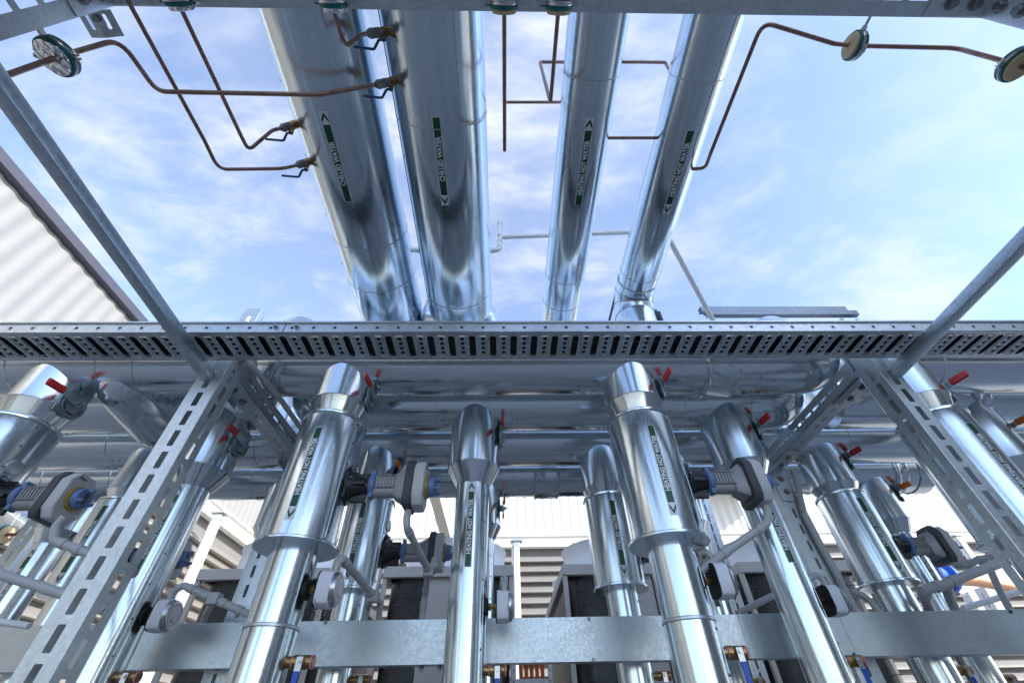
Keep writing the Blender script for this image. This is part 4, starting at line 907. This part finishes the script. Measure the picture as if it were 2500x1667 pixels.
# conduits along the left beam
ZB = 2.27
conduit('conduit', [[at(618, 850, Z=2.42), at(621, 890, Z=2.34), at(618, 925, Z=ZB), at(632, 952, Z=ZB), at(685, 1020, Z=ZB), at(742, 1095, Z=ZB)]], .024, 'nearer grey conduit clipped along the left cross beam')
conduit('conduit', [[at(588, 850, Z=2.4), at(612, 890, Z=ZB), at(690, 982, Z=ZB), at(745, 1060, Z=ZB)]], .024, 'further grey conduit clipped along the left cross beam')
def clip(px, py, Y, lab):
    p = at(px, py, Z=ZB); t = thing('pipe_clip', lab, 'clip', p, 'saddle clips on the left beam conduits')
    MB().lathe([(.027, -.02), (.029, -.018), (.029, .018), (.027, .02)], (0, 0, 0), (0, 1, .05), 20, (False, False)).box((-.06, -.02, -.004), (-.02, .02, .004)).build('saddle', 'zinc', t)
clip(662, 990, 3.4, 'saddle clip halfway along the nearer left beam conduit'); clip(709, 1056, 4.0, 'saddle clip at the lower end of the left beam conduits'); clip(672, 972, 3.6, 'saddle clip halfway along the further left beam conduit')
# ribbed flexible conduits
def flexi(pts, r, label, mat='conduit'):
    pts = [Vector(p) for p in pts]; t = thing('flexible_conduit', label, 'conduit', pts[0], 'ribbed flexible conduits'); o = pts[0]
    b = MB(); tot = []
    for a, c in zip(pts, pts[1:]):
        n = max(2, int((c - a).length / .006))
        for k in range(n): tot.append(a.lerp(c, k / n) - o)
    rs = [r * (1.0 if k % 3 else .82) for k in range(len(tot))]
    b.tube(tot, rs, 14, 0.0001, 1); b.v and b.build('ribbed_hose', mat, t, smooth=70); return t
def arcpts(ctrl, n=14):
    ctrl = [Vector(c) for c in ctrl]; res = []
    for i in range(n + 1):
        q = i / n; p = list(ctrl)
        while len(p) > 1: p = [p[k].lerp(p[k + 1], q) for k in range(len(p) - 1)]
        res.append(p[0])
    return res
def Pl(*q): return [at(x, y, Y=Y) for x, y, Y in q]
MB_ = 4.28
flexi(arcpts(Pl((1936, 1148, 4.28), (1946, 1180, 4.26), (1955, 1215, 4.28), (1962, 1252, 4.3))), .03, 'ribbed grey hose dropping from the rear post bracket')
conduit('conduit', [Pl((1962, 1252, 4.3), (2003, 1330, 4.3), (2046, 1405, 4.3))], .033, 'straight grey conduit beside the rear post between two ribbed hoses')
flexi(arcpts(Pl((2046, 1405, 4.3), (2060, 1440, 4.28), (2075, 1460, 4.3), (2095, 1500, 4.3))), .033, 'ribbed grey hose ending at the channel beside the rear post')
flexi(arcpts(Pl((2085, 1446, 4.35), (2115, 1450, 4.35), (2130, 1470, 4.35), (2148, 1500, 4.35))), .028, 'second ribbed grey hose curling beside the jacketed right riser')
flexi(arcpts([at(2160, 890, Z=2.27), at(2176, 878, Z=2.3), at(2195, 866, Z=2.36)]), .028, 'short ribbed white hose above the right square tube', 'pvc')

# ------------------------------------------------------------------ white PVC drains over the headers
def pvc(pts, r, label, capd=False):
    t = thing('drain_pipe', label, 'pipe', pts[0], 'thin white drain pipes'); o = Vector(pts[0]); q = [Vector(p) - o for p in pts]
    MB().tube(q, r, 14, .05, 4).build('pipe_run', 'pvc', t, smooth=50)
    for i in range(1, len(q) - 1):
        for e in (q[i - 1], q[i + 1]):
            d = (e - q[i]); l = d.length; d.normalize(); l > .14 and MB().cyl(q[i] + d * .05, q[i] + d * .095, r * 1.2, 14).build('coupling', 'pvc', t)
    if capd: MB().cyl(q[-1] - (q[-1] - q[-2]).normalized() * .06, q[-1], r * 1.3, 14).build('end_cap', 'pvc', t)
pvc(Pl((994, 590, 2.75), (1004, 610, 2.6), (1040, 611, 2.6)), .026, 'tiny white drain elbow between the two large chilled pipes')
pvc(Pl((1180, 613, 2.6), (1219, 611, 2.6), (1220, 579, 2.6), (1345, 575, 2.6)), .024, 'white drain pipe stepping between second and third overhead pipes')
pvc(Pl((1220, 576, 2.6), (1220, 542, 2.6)), .026, 'capped white drain stub beside the second overhead pipe', True)
pvc(Pl((1430, 571, 2.6), (1545, 567, 2.6)), .024, 'straight white drain pipe between the two slim overhead pipes')
pvc([at(1628, 574, Y=2.9), at(1745, 790, Y=3.95)], .032, 'pale grey pipe slanting down to the strut at right')
# strut behind the tray
a0_, a1_ = at(1713, 757, Y=4.0), at(2070, 757, Y=4.0)
t = thing('strut_rail', 'double strut channel resting above the tray at right', 'rail', (a0_.x, 4.0, a0_.z))
L = a1_.x - a0_.x
MB().box((0, 0, -.03), (L, .006, .075)).box((0, .0065, .07), (L, .1, .075)).box((0, .03, .018), (L - .02, .1, .028)).build('upper_channel', 'rail', t)
MB().box((.02, -.05, -.14), (L + .06, -.044, -.06)).box((.02, -.0435, -.065), (L + .06, .05, -.06)).box((.02, -.0435, -.14), (L + .06, .02, -.135)).build('lower_channel', 'rail', t)
p = at(2062, 786, Y=4.05)
MB().box((-.14, 0, -.6), (-.10, .1, 0), Matrix.Translation((L - .06, 0, -.17))).box((.08, 0, -.6), (.12, .1, 0), Matrix.Translation((L - .06, 0, -.17))).box((-.09, .06, -.6), (.07, .064, 0), Matrix.Translation((L - .06, 0, -.17))).build('support_leg', 'strut', t)
MB().lathe([(.037, -.02), (.04, -.018), (.04, .018), (.037, .02)], at(1727, 752, Y=3.93) - Vector((a0_.x, 4.0, a0_.z)), at(1745, 790, Y=3.95) - at(1700, 707, Y=3.7), 20, (False, False)).build('pipe_saddle', 'zinc', t)
p = at(612, 770, Y=4.0); q = at(612, 753, Y=4.0)
post(p.x - .12, p.x + .10, 4.0, 4.16, q.z - .9, q.z, 'open slotted post top poking up above the tray at left', 'R', (.02, .0), (.12, .05), .15)

# ------------------------------------------------------------------ copper pipes, clamps and overhead valves
CZ = 2.98; CR = .0122
def copper(pts, label, r=CR, bend=.07):
    t = tag(MB().tube([Vector(p) - Vector(pts[0]) for p in pts], r, 14, bend, 6).build('copper_pipe', 'copper', smooth=50, loc=pts[0]), label, 'pipe', 'thin copper pipes'); return t
Z_ = lambda x, y, z=CZ: at(x, y, Z=z)
copper([Z_(300, -20), Z_(500, 345), Z_(533, 414), Z_(690, 412), Z_(728, 403, 3.2)], 'copper pipe ending at the lowest brass valve on the left pipe')
copper([Z_(425, -14), Z_(590, 335), Z_(607, 368), Z_(665, 318, 3.1), Z_(690, 313, 3.2)], 'copper pipe with a sharp hook to the second brass valve at left')
yc = .626
copper([at(-60, 209, Y=yc), at(0, 190, Y=yc), at(140, 140, Y=yc), at(292, 96, Y=yc), Z_(383, 224, 2.93), Z_(780, 232, 2.93), Z_(915, 208, 3.12)], 'long copper pipe from the foil clamp at left across the first overhead pipe', CR * 1.12, .085)
copper([Z_(812, -10), Z_(818, 40), Z_(836, 95), Z_(848, 112), Z_(878, 86, 3.1), Z_(900, 82, 3.15)], 'short hooked copper pipe left of the second overhead pipe', bend=.05)
p5 = Z_(1232, 369); p6 = Z_(1344, 252)
copper([Z_(1231, -20), p5, at(1233, 250, Y=p5.y), at(1380, 250, Y=p5.y)], 'straight copper pipe hanging down right of the second overhead pipe', bend=.02)
copper([Z_(1367, -20), p6, at(1318, 152, Y=p6.y), at(1560, 152, Y=p6.y), at(1624, 153, Y=p6.y), at(1637, 176, Y=p6.y + .1)], 'copper pipe bent in a triangle beside the third overhead pipe', bend=.03)
copper([at(1475, 337, Z=3.45), at(1625, 337, Z=3.45)], 'short straight copper link between the two slim overhead pipes')
copper([at(1690, 413, Z=3.35), at(1722, 411, Z=3.3), Z_(1735, 375, 3.25), Z_(1862, 54, 3.25), at(2035, 107, Y=.66), at(2085, 112, Y=.66), at(2335, 118, Y=.66), at(2480, 158, Y=.66), at(2560, 185, Y=.66)], 'long copper pipe looping from the rightmost overhead pipe through two clamps', CR * 1.12, .07)
def clampring(c, axis, rod_to, label, core, r=.092, L=.075):
    c = Vector(c); t = thing('pipe_clamp', label, 'clamp', c, 'ring clamps holding copper pipes'); ax = Vector(axis).normalized()
    co = MB().lathe([(.02, -L), (r * .90, -L), (r * .93, -L * .9), (r * .93, L * .9), (r * .90, L), (.02, L)], (0, 0, 0), ax, 48, (True, True)).build('insulation_block', core, t)
    MB().lathe([(r * .935, -L * .62), (r * 1.06, -L * .6), (r * 1.08, -L * .3), (r * 1.0, -L * .26), (r * 1.0, L * .26), (r * 1.08, L * .3), (r * 1.06, L * .6), (r * .935, L * .62)], (0, 0, 0), ax, 48, (False, False)).build('rubber_lining', 'teal', t)
    MB().lathe([(r * 1.005, -L * .24), (r * 1.07, -L * .22), (r * 1.09, -L * .1), (r * 1.04, 0), (r * 1.09, L * .1), (r * 1.07, L * .22), (r * 1.005, L * .24)], (0, 0, 0), ax, 48, (False, False)).build('steel_band', 'nickel', t)
    u, v, w = frame(ax); rd = (Vector(rod_to) - c); rd -= ax * rd.dot(ax) * 0; rl = rd.length; rd.normalize()
    b = MB().cyl(rd * (r * 1.05), rd * rl, .009, 12).cyl(rd * (r * 1.04), rd * (r * 1.35), .016, 6).cyl(rd * (rl - .012), rd * rl, .018, 6); b.build('threaded_rod', 'zinc', t)
    side = ax.cross(rd).normalized()
    for s in (-1, 1):
        b = MB()
        fr = mat3(side * s * r * 1.05, side * s, ax, rd); b.box((0, -L * .3, -.012), (.03, L * .3, -.004), fr).box((0, -L * .3, .004), (.03, L * .3, .012), fr); b.lathe([(.006, -.03), (.006, .03)], fr @ Vector((.018, 0, 0)), rd, 8); b.build('clamp_ear', 'nickel', t)
    fr = mat3(side * -r * 1.07, side * -1, ax, rd); MB().box((0, -L * .45, -.004), (.028, L * .45, .003), fr).build('rubber_tab', 'teal', t)
    return t
c = at(140, 138, Y=yc); clampring(c, at(292, 96, Y=yc) - at(0, 190, Y=yc), (c.x, BY + .001, c.z + .0), 'ring clamp with foil-faced block at the upper left', 'foil', .086, .038)
c = at(2087, 112, Y=.66); clampring(c, at(2200, 115, Y=.66) - c, (c.x + .005, BY + .001, c.z), 'ring clamp with wooden block beneath the right end of the portal beam', 'cream', .078, .036)
c = at(2480, 158, Y=.66); clampring(c, at(2560, 185, Y=.66) - at(2400, 135, Y=.66), (c.x, BY + .001, c.z), 'ring clamp with wooden block cut by the right edge', 'cream', .084, .036)
for px, core, lab in ((433, 'foil', 'foil-faced ring clamp on the portal beam, nearest the left leg'), (812, 'foil', 'foil-faced ring clamp on the beam over the first overhead pipe'), (1231, 'cream', 'wood-cored ring clamp on the beam, left one of the middle pair'), (1366, 'cream', 'wood-cored ring clamp on the beam, right one of the middle pair')):
    c = Z_(px, -8 + (px - 400) * .012, CZ); c.y -= .0; clampring(c, (0, 1, 0), (c.x, c.y, BZ - .001), lab, core, .072, .055)
def tap(base, tip, label):
    base, tip = Vector(base), Vector(tip); t = thing('brass_valve', label, 'valve', base, 'brass valves on the overhead pipes'); d = tip - base; L = d.length; d.normalize()
    MB().lathe([(.030, 0), (.030, L * .18), (.024, L * .2), (.028, L * .22), (.028, L * .42)], (0, 0, 0), d, 20).build('brass_body', 'brass', t)
    MB().lathe([(.0285, L * .425), (.0285, L * .50)], (0, 0, 0), d, 20).build('seal_tape', 'pink', t)
    MB().lathe([(.022, L * .50), (.029, L * .52), (.029, L * .62), (.023, L * .64), (.023, L * .76), (.029, L * .78), (.029, L * .86), (.018, L)], (0, 0, 0), d, 20).build('press_fitting', 'fit', t)
    q = d * L * .1
    MB().cyl(q, q + Vector((.0, .02, -.085)), .013, 12).cyl(q + Vector((0, .02, -.085)), q + Vector((0, .021, -.097)), .017, 6).build('stem', 'brass', t)
    a = q + Vector((0, .02, -.093)); MB().tube([a + Vector((.012, 0, 0)), a + Vector((-.03, .004, -.002)), a + Vector((-.065, .05, -.02)), a + Vector((-.185, .035, -.03))], .0085, 10, .02, 4).build('lever_handle', 'darkblue', t, smooth=60)
tap(at(757, 394, Z=3.33), Z_(725, 404, 3.2), 'lowest brass valve on the left side of the first overhead pipe')
tap(at(722, 304, Z=3.33), Z_(686, 314, 3.2), 'brass valve a step above the lowest one on the first overhead pipe')
tap(at(963, 198, Z=3.33), Z_(918, 208, 3.12), 'lower brass valve in the gap left of the second overhead pipe')
tap(at(946, 78, Z=3.33), Z_(898, 83, 3.15), 'topmost brass valve in the gap left of the second overhead pipe')

# ------------------------------------------------------------------ things beyond the pipes
l0, l1 = at(1250, 1600, Y=6.6), at(1345, 1600, Y=6.6)
t = thing('cable_ladder', 'white cable ladder with orange cables low in the middle', 'cable ladder', (l0.x, 6.6, GZ)); wl = l1.x - l0.x; ht = at(1300, 1538, Y=6.6).z - GZ
b = MB()
for x in (0, wl - .04): b.box((x, 0, 0), (x + .04, .10, ht))
b.build('side_rails', 'post', t, .003)
b = MB()
for k in range(9): b.box((.0405, .02, .15 + k * .22), (wl - .0405, .05, .23 + k * .22))
b.build('rungs', 'post', t, .003)
b = MB()
for x in (.018, wl - .022):
    for k in range(18): b.box((x - .006, -.002, .08 + k * .11), (x + .006, -.0005, .11 + k * .11))
b.build('punched_slots', 'ink', t)
for k in range(5):
    x = .11 + k * (wl - .22) / 4; tag(MB().tube([(0, 0, 0), (.01, 0, .8), (-.005, .01, ht - .1)], .024, 10, .2).build('orange_cable', 'ocable', loc=(l0.x + x, 6.69, GZ)), 'thick orange cable strapped to the white cable ladder', 'cable', 'orange cables on the ladder')
# blue flanged valve and copper mains at right
p = at(2285, 1405, Y=8.0)
t = thing('flanged_valve', 'bright blue flanged valve on copper pipework at far right', 'valve', p)
b = MB().lathe([(.26, -.32), (.26, -.24), (.15, -.22), (.17, 0), (.15, .12), (.24, .14), (.24, .22)], (0, 0, 0), (1, .35, -.1), 32).cyl((0, 0, .1), (.03, -.02, .34), .05); b.build('valve_body', 'valveblue', t, .004)
b = MB()
for k in range(8):
    a = R(45 * k + 20); u, v, w = frame((1, .35, -.1)); b.cyl(u * .2 * math.cos(a) + v * .2 * math.sin(a) - w * .35, u * .2 * math.cos(a) + v * .2 * math.sin(a) - w * .18, .03, 6)
b.build('flange_bolts', 'nickel', t)
MB().box((-.05, -.03, 0), (.05, .03, .34), Matrix.Translation((.0, -.05, .30)) @ Matrix.Rotation(R(-35), 4, 'Y')).build('handle', 'valveblue', t, .01)
tag(MB().tube([p + Vector((.2, .07, -.02)), p + Vector((.9, .3, .0)), p + Vector((3.2, 1.1, -.1))], .10, 20, .2).build('copper_main', 'copper2', smooth=50), 'bright orange copper main behind the thick right conduit', 'pipe')
# sunlit unistrut frames at right
def frame_rail(a, c, w, lab, h=None):
    a, c = Vector(a), Vector(c); t = thing('support_rail', lab, 'rail', a, 'sunlit strut rails at right'); u, v, d = frame(c - a); h = h or w
    b = MB(); L = (c - a).length; fr = mat3((0, 0, 0), u, v, d)
    slotted_face(b, mat3(u * (-w / 2) - v * (h / 2), u, d, v), w, L, (.10, .03), .16, .03); b.box((-w / 2, -h / 2 + .005, 0), (-w / 2 + .005, h / 2, L), fr).box((w / 2 - .005, -h / 2 + .005, 0), (w / 2, h / 2, L), fr).box((-w / 2 + .006, h / 2 - .005, 0), (w / 2 - .006, h / 2, L), fr)
    b.build('rail_section', 'post', t, smooth=0)
Y9 = 10.0
frame_rail(at(2325, 1440, Y=9.2), at(2520, 1365, Y=9.0), .22, 'bright strut rail rising right behind the thick conduit')
frame_rail(at(2395, 1420, Y=Y9), at(2480, 1560, Y=Y9), .26, 'bright slotted upright at the far right behind the conduits')
frame_rail(at(2360, 1440, Y=Y9 + .4), at(2410, 1520, Y=Y9 + .4), .2, 'narrow bright upright left of the slotted one')
frame_rail(at(2420, 1412, Y=10.4), at(2560, 1395, Y=10.4), .2, 'bright slotted rail running to the right edge')
# left background pieces
p = at(40, 1265, Y=6.6)
t = thing('lagged_pipe', 'foil-clad sloping pipe at the far left edge', 'pipe', p)
MB().tube([(-1.6, .3, .62), (1.2, -.2, -.55)], .20, 32, .1).build('cladding', 'jacket', t, smooth=50)
p = at(5, 1305, Y=6.2); clampring(p, (1, .1, 0), p + Vector((0, .02, .3)), 'teal ring clamp on a copper pipe at the far left edge', 'cream', .12, .06)
copper([at(-40, 1306, Y=6.2), at(40, 1304, Y=6.2), at(95, 1258, Y=6.2), at(103, 1245, Y=6.2)], 'copper pipe beside the pale far left post', .022)
